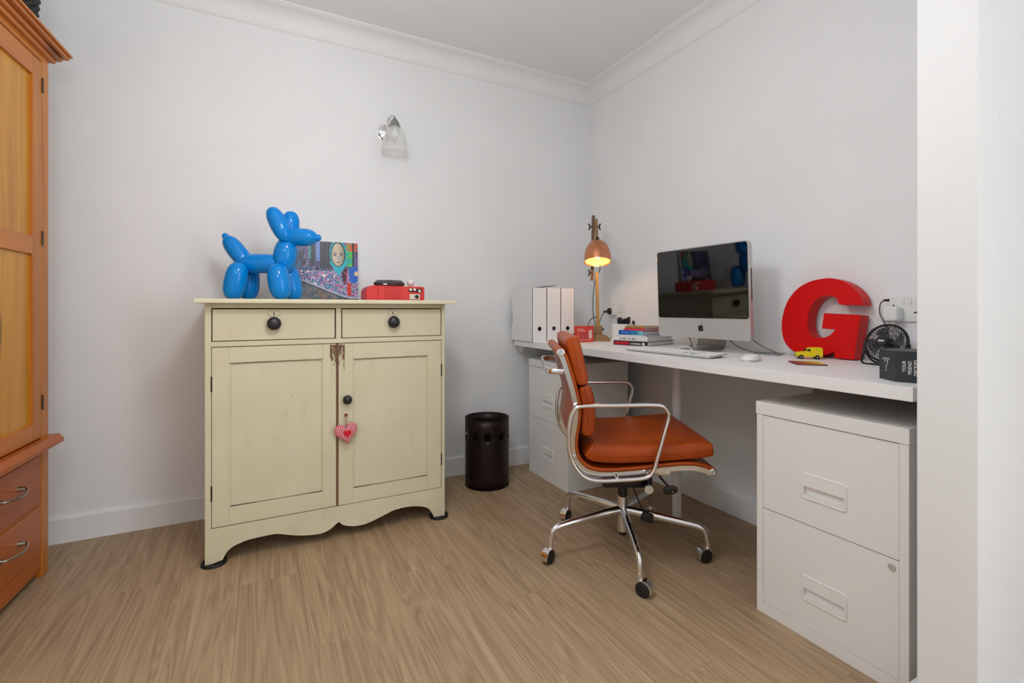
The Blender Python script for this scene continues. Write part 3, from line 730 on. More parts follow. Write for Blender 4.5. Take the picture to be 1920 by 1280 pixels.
so = shell.modifiers.new('thickness', 'SOLIDIFY'); so.thickness = .0016; so.offset = -1
ob('base', lathe(BM(), [(0, .003), (BR - .003, .003), (BR + .0015, .006), (BR + .0015, 0), (0, 0)], 60), 'binmetal', bn)
ob('rim', tube(BM(), [(BR * math.cos(2 * PI * k / 60), BR * math.sin(2 * PI * k / 60), BH) for k in range(60)], .0022, 8, True), 'binmetal', bn)

# ================================================================== DESK
DZ, DXF, DY0, DY1 = .767, 1.343, .552, 2.53
DB = XR - .004
dk = thing('desk', 'long white laminate desk along the wall on tubular legs', 'desk', (0, 0, 0))
ob('tabletop', box(BM(), (DXF, DY0, DZ - .034), (DB, DY1, DZ), .0012), 'whitelam', dk)
for lx, ly in ((1.656, 1.561), (1.88, 2.49), (1.88, 1.10), (1.88, .60)):
    ob('leg', lathe(BM(), [(0, 0), (.0205, 0), (.0205, DZ - .034), (0, DZ - .034)], 24, Matrix.Translation((lx, ly, 0))), 'steel', dk)
ob('bracket', prism(BM(), rrect(.09, .11, .02, 5), .003, Matrix.Translation((1.40, 2.47, DZ - .037))), 'steel', dk)
ob('wall_batten', box(BM(), (1.40, DY1 - .001, DZ - .075), (DB - .02, YB - .017 + .016, DZ - .034), .001), 'trim', dk)

# ------------------------------------------------------------------ filing cabinets
def filing(loc, label):
    t = thing('filing_cabinet', label, 'filing cabinet', loc)          # local x depth, y width, z height
    W_, D_, H_ = .402, .40, .66
    c = BM()
    box(c, (.0, 0, 0), (D_, .0206, H_ - .03), .0012); box(c, (0, W_ - .0206, 0), (D_, W_, H_ - .03), .0012); box(c, (D_ - .01, .02, 0), (D_, W_ - .02, H_ - .03)); box(c, (0, .02, 0), (.02, W_ - .02, .033), .0012); box(c, (.02, .02, .02), (D_ - .01, W_ - .02, .03))
    ob('carcass', c, 'steel', t); ob('top_cap', box(BM(), (-.003, -.002, H_ - .040), (D_ + .001, W_ + .002, H_), .0025), 'steel', t)
    for i, (z0, z1) in enumerate(((.0345, .328), (.3305, .618))):
        # drawer front with a real letterbox recess
        hz0, hz1 = (.112, .180) if i == 0 else (.405, .475); ya, yb = .141, .259
        d = BM()
        fa, fb = .0215, W_ - .0215; sl0, sl1 = hz0 + .012, hz0 + .034
        for lo_, hi_ in (((.0015, fa, z0), (.012, fb, sl0)), ((.0015, fa, sl1), (.012, fb, z1)), ((.0015, fa, sl0), (.012, ya + .004, sl1)), ((.0015, yb - .004, sl0), (.012, fb, sl1))): box(d, lo_, hi_)
        box(d, (.012, fa + .004, z0 + .004), (.35, fb - .004, z1 - .01))
        dr = ob('drawer', d, 'steel', t, 0)
        h = BM(); MM = frame_matrix((.0015, 0, 0), (0, 1, 0), (0, 0, 1), (-1, 0, 0))
        outer = rrect(yb - ya, hz1 - hz0, .008, 5, (ya + yb) / 2, (hz0 + hz1) / 2)
        tube(h, [MM @ Vector((a, b, .0012)) for a, b in outer], .0024, 8, True)
        prism(h, rrect(yb - ya - .002, hz1 - sl1 - .001, .005, 4, (ya + yb) / 2, (hz1 + sl1) / 2), .0028, MM)
        prism(h, [(ya + .001, hz0), (yb - .001, hz0), (yb - .001, sl0), (ya + .001, sl0)], .0028, MM)
        prism(h, [(ya, sl0 - .001), (ya + .005, sl0 - .001), (ya + .005, sl1 + .001), (ya, sl1 + .001)], .0028, MM); prism(h, [(yb - .005, sl0 - .001), (yb, sl0 - .001), (yb, sl1 + .001), (yb - .005, sl1 + .001)], .0028, MM)
        plab(ob('handle', h, 'steel', dr), 'recessed white cup handle')
        if i == 0:
            lk = BM(); lathe(lk, [(0, .004), (.0075, .004), (.009, .002), (.009, 0)], 24, frame_matrix((.0015, .036, .308), (0, 1, 0), (0, 0, 1), (-1, 0, 0))); l = plab(ob('lock', lk, 'satin', dr), 'round metal lock')
    return t
filing((1.39, .579, 0), 'white two drawer steel filing cabinet under the desk beside the partition wall')
filing((1.400, 2.049, 0), 'white two drawer steel filing cabinet under the desk behind the leather chair')

# ================================================================== OFFICE CHAIR
CB = Vector((1.276, 1.483, 0)); TH = R(-28.6)
cf = Vector((math.cos(TH), math.sin(TH), 0)); cl = Vector((-math.sin(TH), math.cos(TH), 0))
ch = thing('office_chair', 'tan leather soft pad swivel chair with chrome arms and five castors', 'chair', CB, TH)
def cp(px, py, v):
    w = onv(px, py, CB + cl * v, cl) - CB; return (w.dot(cf), w.z)
HV = .232
def path(px, v=-HV, n=6): return [Vector((a.x, a.y)) for a in catmull([Vector((*cp(x, y, v), 0)) for x, y in px], n)]
sl = path([(1051, 655), (1058, 664), (1063, 676), (1069, 695), (1077, 722), (1084, 751), (1086, 772), (1084, 794), (1080, 820), (1080, 842), (1086, 860), (1098, 873), (1116, 880), (1142, 882), (1180, 880), (1220, 876), (1262, 871), (1298, 870), (1322, 875), (1334, 881)], n=5)
def normals(p):
    out = []
    for i in range(len(p)):
        t = (p[min(i + 1, len(p) - 1)] - p[max(i - 1, 0)]).normalized(); out.append(Vector((-t.y, t.x)))   # towards the sitter
    return out
def strip(bm, p, o0, o1, v0, v1):
    """solid band along path p between normal offsets o0, o1 and lateral v0, v1"""
    nn = normals(p); ring = []
    for q, n in zip(p, nn):
        ring.append([bm.verts.new((q.x + n.x * o, v, q.y + n.y * o)) for o, v in ((o0, v0), (o1, v0), (o1, v1), (o0, v1))])
    for A, B in zip(ring[:-1], ring[1:]):
        for k in range(4): bm.faces.new((A[k], A[(k + 1) % 4], B[(k + 1) % 4], B[k]))
    bm.faces.new(ring[0]); bm.faces.new(ring[-1][::-1]); return bm
ob('sling', strip(BM(), sl, -.004, .006, -HV + .004, HV - .004), 'leather', ch, 50)
for s in (-1, 1):
    v = s * HV
    b = BM(); strip(b, sl, -.016, -.0035, v - .006, v + .006); strip(b, sl, -.020, -.014, v - .0085, v + .0085)
    plab(ob('side_rail', b, 'alu', ch, 50), 'polished aluminium side rail')
    b = BM(); tube(b, [(q.x + n.x * .002, v * 1.0 - s * .002, q.y + n.y * .002) for q, n in zip(sl, normals(sl))], .0065, 8); ob('leather_edge', b, 'leather', ch, 60)
def roller(px, v, r, name):
    u, z = cp(px[0], px[1], -HV)
    b = BM(); cyl(b, (u, -HV - .004, z), (u, HV + .004, z), r, seg=24); ro = ob(name, b, 'leather', ch)
    for s in (-1, 1):
        q = BM(); y = s * (HV + .004); lathe(q, [(0, .004), (.004, .0045), (.0045, .003), (.008, .003), (.0085, .005), (r * .86, .004), (r * .9, 0)], 24, frame_matrix((u, y, z), (1, 0, 0), (0, 0, s), (0, s, 0))); ob('end_cap', q, 'chrome', ro)
roller((1051, 660.5), 0, .0165, 'back_roller'); roller((1335.5, 884), 0, .0150, 'seat_roller')
def pad(name, p, T_, w, pe=5, we=7, n2=22, o=.005, lat=26):
    """cushion on path p: superellipse puffed outline"""
    L = [0]
    for a, b in zip(p[:-1], p[1:]): L.append(L[-1] + (b - a).length)
    nn = normals(p); bm = BM(); g1, g0 = [], []
    def at(s):
        d = s * L[-1]
        for i in range(len(p) - 1):
            if d <= L[i + 1] + 1e-9:
                t = (d - L[i]) / max(1e-9, L[i + 1] - L[i]); return p[i].lerp(p[i + 1], t), nn[i].lerp(nn[i + 1], t).normalized()
        return p[-1], nn[-1]
    S_ = [.5 - .5 * math.cos(PI * i / n2) for i in range(n2 + 1)]; Wv = [-math.cos(PI * i / lat) for i in range(lat + 1)]
    for s in S_:
        q, n = at(s); r1, r0 = [], []
        es = max(0, 1 - abs(2 * s - 1) ** pe) ** (1 / pe)
        for t in Wv:
            ew = max(0, 1 - abs(t) ** we) ** (1 / we); h = T_ * es * ew
            mid = T_ * .46
            r1.append(bm.verts.new((q.x + n.x * (o + mid + (T_ - mid) * es * ew), t * w, q.y + n.y * (o + mid + (T_ - mid) * es * ew))))
            r0.append(bm.verts.new((q.x + n.x * (o + mid * (1 - es * ew)), t * w, q.y + n.y * (o + mid * (1 - es * ew)))))
        g1.append(r1); g0.append(r0)
    for G in (g1, g0):
        for A, B in zip(G[:-1], G[1:]):
            for k in range(lat): bm.faces.new((A[k], A[k + 1], B[k + 1], B[k]))
    bmesh.ops.remove_doubles(bm, verts=bm.verts, dist=.00005)
    po = ob(name, bm, 'leather', ch, 70)
    e = []                                                               # stitched seam round the middle of the cushion
    for s in [0 + i / 30 for i in range(31)]: q, n = at(s); e.append((q, n, -w))
    for s in [1 - i / 30 for i in range(31)]: q, n = at(s); e.append((q, n, w))
    tb = BM(); m = o + T_ * .46
    pts = [Vector((q.x + n.x * m, v * .999, q.y + n.y * m)) for q, n, v in e]
    tube(tb, pts, .0019, 6, True); ob('seam', tb, 'leather', po, 60)
    return po
up_p = path([(1056, 637), (1061, 655), (1069, 690), (1074, 710), (1079, 727)]); lo_p = path([(1081, 729), (1087, 760), (1088, 785), (1086, 817)])
st_p = path([(1092, 857), (1108, 867), (1150, 871), (1200, 870), (1250, 867), (1300, 863), (1338, 860)])
pad('upper_back_pad', up_p, .056, .222, 5, 9, o=.004); pad('lower_back_pad', lo_p, .056, .222, 5, 9, o=.004)
pad('seat_pad', st_p, .062, .238, 9, 10, 30, .002, 34)
for s in (-1, 1):
    v = s * (HV + .030)
    apx = [(1090, 762), (1160, 760.5), (1225, 759.5), (1246, 764), (1253.5, 780), (1246, 810), (1232, 860), (1224, 884), (1208, 896), (1160, 900), (1122, 901), (1096, 894), (1077, 872), (1067, 843), (1066, 815), (1069, 790), (1075, 772)]
    loop = catmull([Vector((cp(x, y, -HV - .03)[0], v, cp(x, y, -HV - .03)[1])) for x, y in apx], 5, True)
    b = BM(); tube(b, loop, .0072, 12, True, .0088); a = plab(ob('armrest', b, 'chrome', ch, 60), 'chrome loop armrest')
    for x, y in ((1078, 858), (1156, 891)):
        u, z = cp(x, y, -HV - .02); f = BM(); cyl(f, (u, s * (HV - .002), z), (u, v, z - .004), .006, seg=12); ob('fixing', f, 'chrome', a)
# back stretcher bar between the rails
uu, zz = cp(1061, 697, -HV); 
b = BM(); br = catmull([(uu - .008, -HV, zz), (uu - .052, -HV + .010, zz + .002), (uu - .066, -HV + .06, zz + .004), (uu - .066, 0, zz + .006), (uu - .066, HV - .06, zz + .004), (uu - .052, HV - .010, zz + .002), (uu - .008, HV, zz)], 6)
tube(b, br, .011, 12, False, .0055); ob('back_stretcher', b, 'chrome', ch, 60)
for px_, hgt in ((1135, .014), (1245, .010)):
    u, z = cp(px_, 888, -HV); b = BM(); box(b, (u - .022, -HV, z - .006), (u + .022, HV, z + .008), .003); ob('seat_stretcher', b, 'alu', ch)
# tilt mechanism
me_ = BM(); box(me_, (-.09, -.075, .262), (.10, .075, .325), .012, 3); box(me_, (-.05, -.05, .32), (.16, .05, .368), .01, 3); ob('tilt_mechanism', me_, 'black', ch)
u, z = cp(1217, 918, -.13); b = BM(); cyl(b, (u, -.075, z), (u, -.128, z), .0155, seg=28); ob('tension_sleeve', b, 'black', ch)
b = BM(); lathe(b, [(0, .004), (.0145, .004), (.0165, .002), (.0165, -.006)], 28, frame_matrix((u, -.128, z), (1, 0, 0), (0, 0, -1), (0, -1, 0))); plab(ob('tension_knob', b, 'ivory', ch), 'round cream tension knob')
u1, z1 = cp(1240, 897, -.10); u2, z2 = cp(1262, 922, -.17)
lv = BM(); tube(lv, [(u1, -.05, z1 + .01), (u1, -.09, z1), (u2, -.17, z2)], .0042, 8); lo_ = ob('height_lever', lv, 'chrome', ch)
ob('lever_paddle', ellipsoid(BM(), (u2 - .006, -.16, z2 + .003), (.9, -.3, .25), .026, .016, 2.4, squash=.4), 'black', lo_)
cpts = [Vector((cp(x, y, -.05)[0], -.05, cp(x, y, -.05)[1])) for x, y in ((1186, 898), (1188, 915), (1197, 938), (1207, 958))]
cb2 = BM(); tube(cb2, catmull(cpts, 6), .0032, 8); co_ = ob('control_cable', cb2, 'black', ch)
u, z = cp(1213, 969, -.05); ob('control_pad', box(BM(), (u - .022, -.062, z - .018), (u + .022, -.044, z + .018), .006, 3, Matrix.Translation((u, -.05, z)) @ Matrix.Rotation(R(18), 4, 'Y') @ Matrix.Translation((-u, .05, -z))), 'black', co_)
ob('gas_lift', lathe(BM(), [(0, .205), (.0185, .205), (.0185, .275), (0, .275)], 28), 'black', ch)
ob('column', lathe(BM(), [(0, .062), (.014, .062), (.0205, .070), (.0205, .207), (.019, .209), (0, .209)], 32), 'chrome', ch)
ob('column_foot', lathe(BM(), [(0, .055), (.015, .055), (.0155, .063), (0, .063)], 24), 'black', ch)
cast = [(172, 112), (239.5, 205), (313, 75), (26, 100), (99.5, 112)]
for i, (ang, cy) in enumerate(cast):
    a = R(ang) - TH; d = Vector((math.cos(a), math.sin(a), 0))
    b = BM(); pts = catmull([d * .012 + Vector((0, 0, .152)), d * .10 + Vector((0, 0, .146)), d * .20 + Vector((0, 0, .136)), d * .275 + Vector((0, 0, .127)), d * .302 + Vector((0, 0, .116)), d * .311 + Vector((0, 0, .090)), d * .315 + Vector((0, 0, .062))], 4)
    n = len(pts); rr = [.0185 - .0075 * min(1, k / n * 1.4) for k in range(n)]; tube(b, pts, rr, 14, False, [r * .72 + .0022 for r in rr]); ob('base_arm', b, 'chrome', ch, 60)
    cz = .0265; ca = R(cy) - TH; ax = Vector((math.cos(ca), math.sin(ca), 0)); side = Vector((-math.sin(ca), math.cos(ca), 0))
    cen = d * .315 + side * .014 + Vector((0, 0, cz)); ct = bpy.data.objects.new('caster', None); COL.objects.link(ct); ct.parent = ch; ct.empty_display_size = .02
    for sgn in (-1, 1):
        w = BM(); lathe(w, [(0, .018), (.019, .0175), (.0245, .0145), (.0265, .010), (.0265, .004), (.024, .002), (0, .002)], 28, frame_matrix(cen, side, UP, ax * sgn)); ob('wheel', w, 'black', ct)
    hd = BM(); t_ = BM()
    arc = [(.0295 * math.cos(R(x)), .0295 * math.sin(R(x))) for x in range(-20, 201, 10)] + [(.0245 * math.cos(R(x)), .0245 * math.sin(R(x))) for x in range(200, -21, -10)]
    prism(hd, arc, .028, frame_matrix(cen - ax * .014, side, UP, ax), .001); cyl(hd, d * .315 + Vector((0, 0, .040)), d * .315 + Vector((0, 0, .074)), .0125, .0105, 18); ob('hood', hd, 'chrome', ct, 40)
    t_.free()

# ================================================================== ON THE DESK
# white magazine files
fy = 2.300; fx0 = onp(998, 640, 1, fy).x; fx1 = onp(1077, 640, 1, fy).x; fw_ = (fx1 - fx0) / 3; FH = onp(998, 539, 1, fy).z - DZ
flab = ['plain white magazine file standing at the free end of the desk', 'plain white magazine file squeezed between two others on the desk', 'plain white magazine file standing next to the red desk calendar']
for i in range(3):
    t = thing('magazine_file', flab[i], 'magazine file', (fx0 + i * fw_, fy, DZ), 0, 'white magazine files on the desk')
    dp = .252; w = fw_ - .0003
    prof = [(0, 0), (dp, 0), (dp, .075), (dp - .020, .10), (dp - .004, FH - .045), (dp - .05, FH - .008), (dp - .10, FH), (0, FH)]
    for sx in (0, w - .0022): ob('side', prism(BM(), prof, .0022, frame_matrix((sx, 0, 0), (0, 1, 0), (0, 0, 1), (1, 0, 0))), 'card', t, 0)
    fb = BM(); hz = .072; hr = .0115
    # front panel with a finger hole
    g = BM(); outer = [g.verts.new((x, 0, z)) for x, z in ((0, 0), (w, 0), (w, FH), (0, FH))]; inner = [g.verts.new((w * .5 + hr * math.cos(2 * PI * k / 24), 0, hz + hr * math.sin(2 * PI * k / 24))) for k in range(24)]
    E_ = [g.edges.new((outer[k], outer[(k + 1) % 4])) for k in range(4)] + [g.edges.new((inner[k], inner[(k + 1) % 24])) for k in range(24)]
    bmesh.ops.triangle_fill(g, edges=E_, use_beauty=True, normal=(0, -1, 0)); bmesh.ops.solidify(g, geom=list(g.faces), thickness=.002)
    ob('front', g, 'card', t, 0)
    ob('floor_panel', box(BM(), (.002, .002, 0), (w - .002, dp - .001, .002)), 'card', t, 0); ob('back', box(BM(), (.002, dp - .0022, 0), (w - .002, dp, .075)), 'card', t, 0)
    ob('hole_ring', tube(BM(), [(w * .5 + hr * math.cos(2 * PI * k / 24), -.0012, hz + hr * math.sin(2 * PI * k / 24)) for k in range(24)], .0011, 6, True), 'grey', t)
    # dark paper stored inside shows through the holes
    pp = ob('document', box(BM(), (.010, .03, .004), (w - .010, dp - .03, FH * .62)), 'dark' if i != 1 else 'paper')
    pp.parent = None; pp.location = (fx0 + i * fw_, fy, DZ); tag(pp, ['wad of dark papers inside the magazine file at the free desk end', 'wad of pale papers inside the middle magazine file', 'wad of dark papers inside the magazine file next to the calendar'][i], 'papers')
p = onp(1017, 536, 1, fy + .06); nb = ob('clipboard', box(BM(), (-.044, -.06, 0), (.044, .06, .004), .001), 'grey'); nb.location = (p.x + .012, fy + .065, DZ + FH + .0075); nb.rotation_euler = (0, R(-8), R(4)); tag(nb, 'thin grey clipboard lying on top of the white magazine files', 'clipboard')
# red perpetual calendar
cy_ = 2.145; ca_ = onp(1080, 643, 1, cy_); cb_ = onp(1111.5, 643, 1, cy_); cw = cb_.x - ca_.x; chh = onp(1090, 611, 1, cy_).z - DZ
cal = thing('desk_calendar', 'small red perpetual desk calendar with white grid in front of the lamp base', 'calendar', (ca_.x, cy_, DZ), R(-3))
ob('block', box(BM(), (0, 0, 0), (cw, .022, chh), .0015), plain('calendar_red', (216, 62, 50), .5), cal)
def calp(u, v):
    c = np.tile(np.array([.86, .27, .21]), (len(u), 1)); wht = np.array([.98, .90, .88]); dk_ = np.array([.42, .16, .22])
    m = (u > .74) & (u < .92) & (v > .22) & (v < .74); c = np.where(m[:, None], wht, c)
    m = m & (np.abs(u - .83) < .035) & (np.sin(v * 58) > .2); c = np.where(m[:, None], np.array([.45, .42, .48]), c)
    for a, b, v0, v1 in ((.06, .42, .80, .84), (.06, .56, .69, .73), (.06, .92, .115, .15)):
        m = (u > a) & (u < b) & (v > v0) & (v < v1) & (np.sin(u * 150) > -.6); c = np.where(m[:, None], wht, c)
    m = (u > .20) & (u < .72) & (v > .22) & (v < .62); gx = np.abs(((u - .20) / .104) % 1 - .5); gy = np.abs(((v - .22) / .10) % 1 - .5)
    c = np.where((m & (gx < .33) & (gy < .30))[:, None], dk_, c); c = np.where((m & (gx > .42) & (gy > .36))[:, None], wht, c)
    m = (np.abs(u - .12) < .012) & (v > .25) & (v < .60); c = np.where(m[:, None], np.array([.85, .70, .40]), c)
    return c
printed('print', cw - .004, chh - .004, 80, 80, calp, frame_matrix((.002, -.0004, .002), (1, 0, 0), (0, 0, 1), (0, -1, 0)), cal)
for z in (.024, .046): ob('peg', cyl(BM(), (-.014, .010, z), (.004, .010, z), .0026, seg=10), 'black', cal)
# ---------------- wooden lamp with the copper shade
LD = 2.70
lb = dep(1124, 640, LD); lb.z = DZ; lr = Vector((RT.x, RT.y, 0))
lamp = thing('desk_lamp', 'lit wooden desk lamp with a brushed copper dome shade', 'lamp', lb, math.atan2(RT.y, RT.x))
def lp(x, y, dd=0):                                  # local: x image-right, y away, z up
    w = dep(x, y, LD + dd) - lb; return Vector((w.dot(RT), w.dot(FW), w.z))
q = BM(); hw = lp(1144.5, 640).x
prism(q, [(-hw, 0), (hw, 0), (hw, .014), (hw * .55, .036), (-hw * .55, .036), (-hw, .014)], .115, frame_matrix((0, .115, 0), (1, 0, 0), (0, 0, 1), (0, -1, 0)), .002)
ob('base', q, 'lampwood', lamp)
q = BM(); bx0, bx1 = lp(1113, 0).x, lp(1131, 0).x
for ya, yb in ((.02, .038), (.062, .080)): box(q, (bx0, ya, .034), (bx1, yb, .088), .003)
ob('stem_clamp', q, 'lampwood', lamp)
ob('clamp_bolt', cyl(BM(), (bx1 - .004, .05, .066), (bx1 + .012, .05, .066), .006, .008, 12), 'bronze', lamp)
p0 = lp(1122, 632, .05); p1 = lp(1118.5, 510, .05); sd = (p1 - p0)
def stick(bm, a, b, wx, wy):
    d = (b - a).normalized(); xx = Vector((1, 0, 0)); xx = (xx - d * xx.dot(d)).normalized(); yy = d.cross(xx)
    box(bm, (-wx, -wy, 0), (wx, wy, (b - a).length), .0015, 2, frame_matrix(a, xx, yy, d)); return bm
ob('stem', stick(BM(), p0, p1, .0075, .011), 'lampwood_l', lamp)
ob('upper_arm', stick(BM(), lp(1110, 526, .07), lp(1112.5, 404, .07), .0085, .010), 'lampwood_d', lamp)
ob('shade_arm', stick(BM(), lp(1119.5, 462, .03), lp(1117.5, 411, .05), .0075, .010), 'lampwood', lamp)
for x, y, s in ((1106, 425, -1), (1123.5, 425, 1), (1105.5, 511, -1)):
    w = BM(); c0 = lp(x, y, .06); cyl(w, c0 - Vector((s * .016, 0, 0)), c0 + Vector((s * .004, 0, 0)), .0045, seg=10)
    for t in (-1, 1): ellipsoid(w, c0 + Vector((s * .003, 0, t * .010)), (s * .4, 0, t), .0105, .005, 2.2, 12, 8)
    ob('wing_nut', w, 'bronze', lamp)
sc0 = lp(1120, 449, -.02); sc1 = lp(1120.5, 491, -.055); ax = (sc0 - sc1).normalized(); H_s = (sc0 - sc1).length; RS = (lp(1145.5, 491, -.055) - sc1).x
yy = Vector((0, 1, 0)); yy = (yy - ax * yy.dot(ax)).normalized(); xx = yy.cross(ax)
pf = []
for k in range(13):
    t = k / 12; pf.append((RS * (1 - (t ** 2.6)) ** .55 if t < 1 else .0, H_s * t))
inner = [(max(0, r - .002), max(.0, z - .002)) for r, z in pf][::-1]
ob('shade', lathe(BM(), pf + inner + [pf[0]], 48, frame_matrix(sc1, xx, yy, ax)), 'copper', lamp, 60)
ob('shade_lining', lathe(BM(), [(max(0, r - .0042), max(.005, z - .005)) for r, z in pf], 48, frame_matrix(sc1, xx, yy, ax)), plain('cream_enamel', (236, 190, 130), .5, var=.01), lamp, 60)
ob('shade_cap', lathe(BM(), [(0, H_s + .012), (.010, H_s + .012), (.014, H_s - .006), (0, H_s - .006)], 20, frame_matrix(sc1, xx, yy, ax)), 'bronze', lamp)
bulb_c = sc1 + ax * (H_s * .40)
ob('bulb', lathe(BM(), [(0, -.032), (.014, -.029), (.024, -.016), (.026, 0), (.020, .016), (.012, .030), (.012, .05), (0, .05)], 24, frame_matrix(bulb_c, xx, yy, ax)), 'bulb', lamp)
pl_ = bpy.data.lights.new('lamp_glow', 'POINT'); pl_.energy = .55; pl_.color = (1, .70, .40); pl_.shadow_soft_size = .02
plo = bpy.data.objects.new('lamp_glow', pl_); COL.objects.link(plo); plo.parent = lamp; plo.location = bulb_c - ax * .040
cbm = BM()
tube(cbm, catmull([lp(1125, 497, .0), lp(1124, 507, .03), lp(1117, 520, .08), lp(1112.5, 550, .09), lp(1112, 585, .09), lp(1115.5, 606, .08), lp(1118, 622, .10)], 6), .0028, 7)
tube(cbm, catmull([lp(1101, 617, .12), lp(1106, 601, .14), lp(1117, 594, .13), lp(1119, 606, .11), lp(1120, 628, .13), lp(1122, 615, .15), lp(1126, 598, .17), lp(1132, 587, .20), lp(1140, 582, .24)], 6), .0028, 7)
ob('power_cable', cbm, 'cordblue', lamp)
# ---------------- sockets
def socket(loc_y0, loc_y1, z0, z1, label):
    t = thing('double_socket', label, 'socket', (XR, (loc_y0 + loc_y1) / 2, (z0 + z1) / 2)); w, h = abs(loc_y1 - loc_y0), z1 - z0
    MM = frame_matrix((0, 0, 0), (0, -1, 0), (0, 0, 1), (-1, 0, 0))
    ob('face_plate', prism(BM(), rrect(w, h, .006, 4), .010, MM, .002), 'whitepl', t)
    for sx in (-.25, .25):
        hb_ = BM()
        for hx, hz, a, b in ((0, .010, .0022, .0045), (-.011, -.012, .0045, .0022), (.011, -.012, .0045, .0022)): prism(hb_, [(sx * w + hx - a, hz - b), (sx * w + hx + a, hz - b), (sx * w + hx + a, hz + b), (sx * w + hx - a, hz + b)], .0103, MM)
        ob('pin_holes', hb_, 'dark', t)
    for sx in (-.07, .07):
        ob('rocker_switch', prism(BM(), rrect(.010, .018, .002, 3, sx * w, .026), .0135, MM, .001), 'whitepl', t)
    return t
socket(2.372, 2.228, .897, .983, 'white double wall socket beside the wooden lamp')
pg = onp(1140, 583, 0, XR - .045); plug = BM()
prism(plug, rrect(.048, .05, .008, 4), .034, frame_matrix((XR - .010, pg.y - .022, .938), (0, -1, 0), (0, 0, 1), (-1, 0, 0)), .003)
wp = thing('plug_adaptor', 'white cube plug adaptor with a black plug in the socket by the lamp', 'plug', (0, 0, 0)); ob('adaptor', plug, 'whitepl', wp)
b = BM(); cyl(b, (XR - .044, pg.y - .02, .936), (XR - .058, pg.y - .015, .936), .021, .018, 20); cyl(b, (XR - .058, pg.y - .015, .936), (XR - .085, pg.y - .005, .932), .009, .006, 12); plab(ob('plug', b, 'black', wp), 'black round plug')
socket(.884, .738, .907, .993, 'white double wall socket above the small fan')
# usb charger in the second socket
u0 = onp(1672, 588, 0, XR - .03)
uc = thing('usb_charger', 'white usb charger plugged in above the small black fan', 'charger', (0, 0, 0))
b = BM(); prism(b, rrect(.052, .050, .010, 5), .045, frame_matrix((XR - .010, u0.y, u0.z), (0, -1, 0), (0, 0, 1), (-1, 0, 0)), .006, 3); ob('body', b, 'whitepl', uc)
b = BM(); cyl(b, (XR - .03, u0.y, u0.z - .022), (XR - .03, u0.y, u0.z - .046), .0085, .0065, 14); tube(b, catmull([(XR - .03, u0.y, u0.z - .045), (XR - .032, u0.y - .002, u0.z - .08), (XR - .02, u0.y - .03, DZ + .012), (XR - .03, u0.y - .08, DZ + .003)], 5), .0025, 7); ob('white_lead', b, 'whitepl', uc)
# ---------------- pen pot and pens
pp = dep(1171, 640, 2.62); pp.z = DZ; PH = .95 - (607 - HY) * 2.60 / F - DZ
pot = thing('pen_pot', 'square white pen pot behind the stack of books', 'pen pot', (pp.x, pp.y, DZ), R(16)); PR = .046
b = BM(); t_ = .003
for lo, hi in (((-PR, -PR, 0), (PR, -PR + t_, PH)), ((-PR, PR - t_, 0), (PR, PR, PH)), ((-PR, -PR + t_, 0), (-PR + t_, PR - t_, PH)), ((PR - t_, -PR + t_, 0), (PR, PR - t_, PH))): box(b, lo, hi, .0008)
ob('wall', b, 'whitepl', pot); ob('base', box(BM(), (-PR + t_, -PR + t_, 0), (PR - t_, PR - t_, .004)), 'whitepl', pot)
plabs = ['black marker pen with a square cap standing in the white pen pot', 'black pen leaning in the corner of the white pen pot', 'thick black marker standing in the middle of the white pen pot', 'slim black pen with a clip leaning in the white pen pot', 'black pen tilted towards the computer in the white pen pot', 'short black pen just showing above the pen pot rim']
for i, (px_, py_, tx, r) in enumerate(((1155, 599, -.02, .0085), (1162, 596.5, .006, .0085), (1167, 600, .02, .0095), (1173, 598.5, .018, .007), (1179, 596, .024, .0085), (1189, 603, .010, .007))):
    z_ = .95 - (py_ - HY) * 2.6 / F - DZ; off = dep(px_, py_, 2.60) - Vector((pp.x, pp.y, CH)); off.z = 0
    off.x = max(-.036, min(.036, off.x)); off.y = max(-.036, min(.036, off.y))
    pn_ = thing('pen', plabs[i], 'pen', (pp.x + off.x * .7, pp.y + off.y * .7, DZ + .005)); e = Vector((off.x * .3, off.y * .3, z_)); 
    b = BM(); cyl(b, (0, 0, 0), e * .8, r * .55, r, 12); ob('barrel', b, 'black', pn_); b = BM(); cyl(b, e * .8, e, r * 1.1, r * 1.05, 12); cp_ = ob('cap', b, 'black', pn_)
# ---------------- stack of books
bo = Vector((1.636, 1.846, DZ)); brz = R(15.5); z = 0
def book(dz, off, w, d, h, cover, label, rz=0, spine=None):
    """w along the spine, d away from the spine"""
    t = thing('book', label, 'book', (bo.x + off[0], bo.y + off[1], DZ + dz), brz + R(rz), 'stack of books')
    cm = plain('book_cover', cover, .35) if isinstance(cover, tuple) else cover
    ct = .0022; b = BM(); box(b, (0, -w / 2, 0), (d, w / 2, ct), .0004); box(b, (0, -w / 2, h - ct), (d, w / 2, h), .0004); box(b, (-.0012, -w / 2, 0), (ct, w / 2, h), .001); ob('cover', b, cm, t)
    ob('pages', box(BM(), (ct, -w / 2 + .003, ct), (d - .004, w / 2 - .003, h - ct)), 'paper', t, 0)
    if spine: printed('spine_print', w - .002, h - .001, 90, 14, spine, frame_matrix((-.0016, w / 2 - .001, .0005), (0, -1, 0), (0, 0, 1), (-1, 0, 0)), t)
    return t
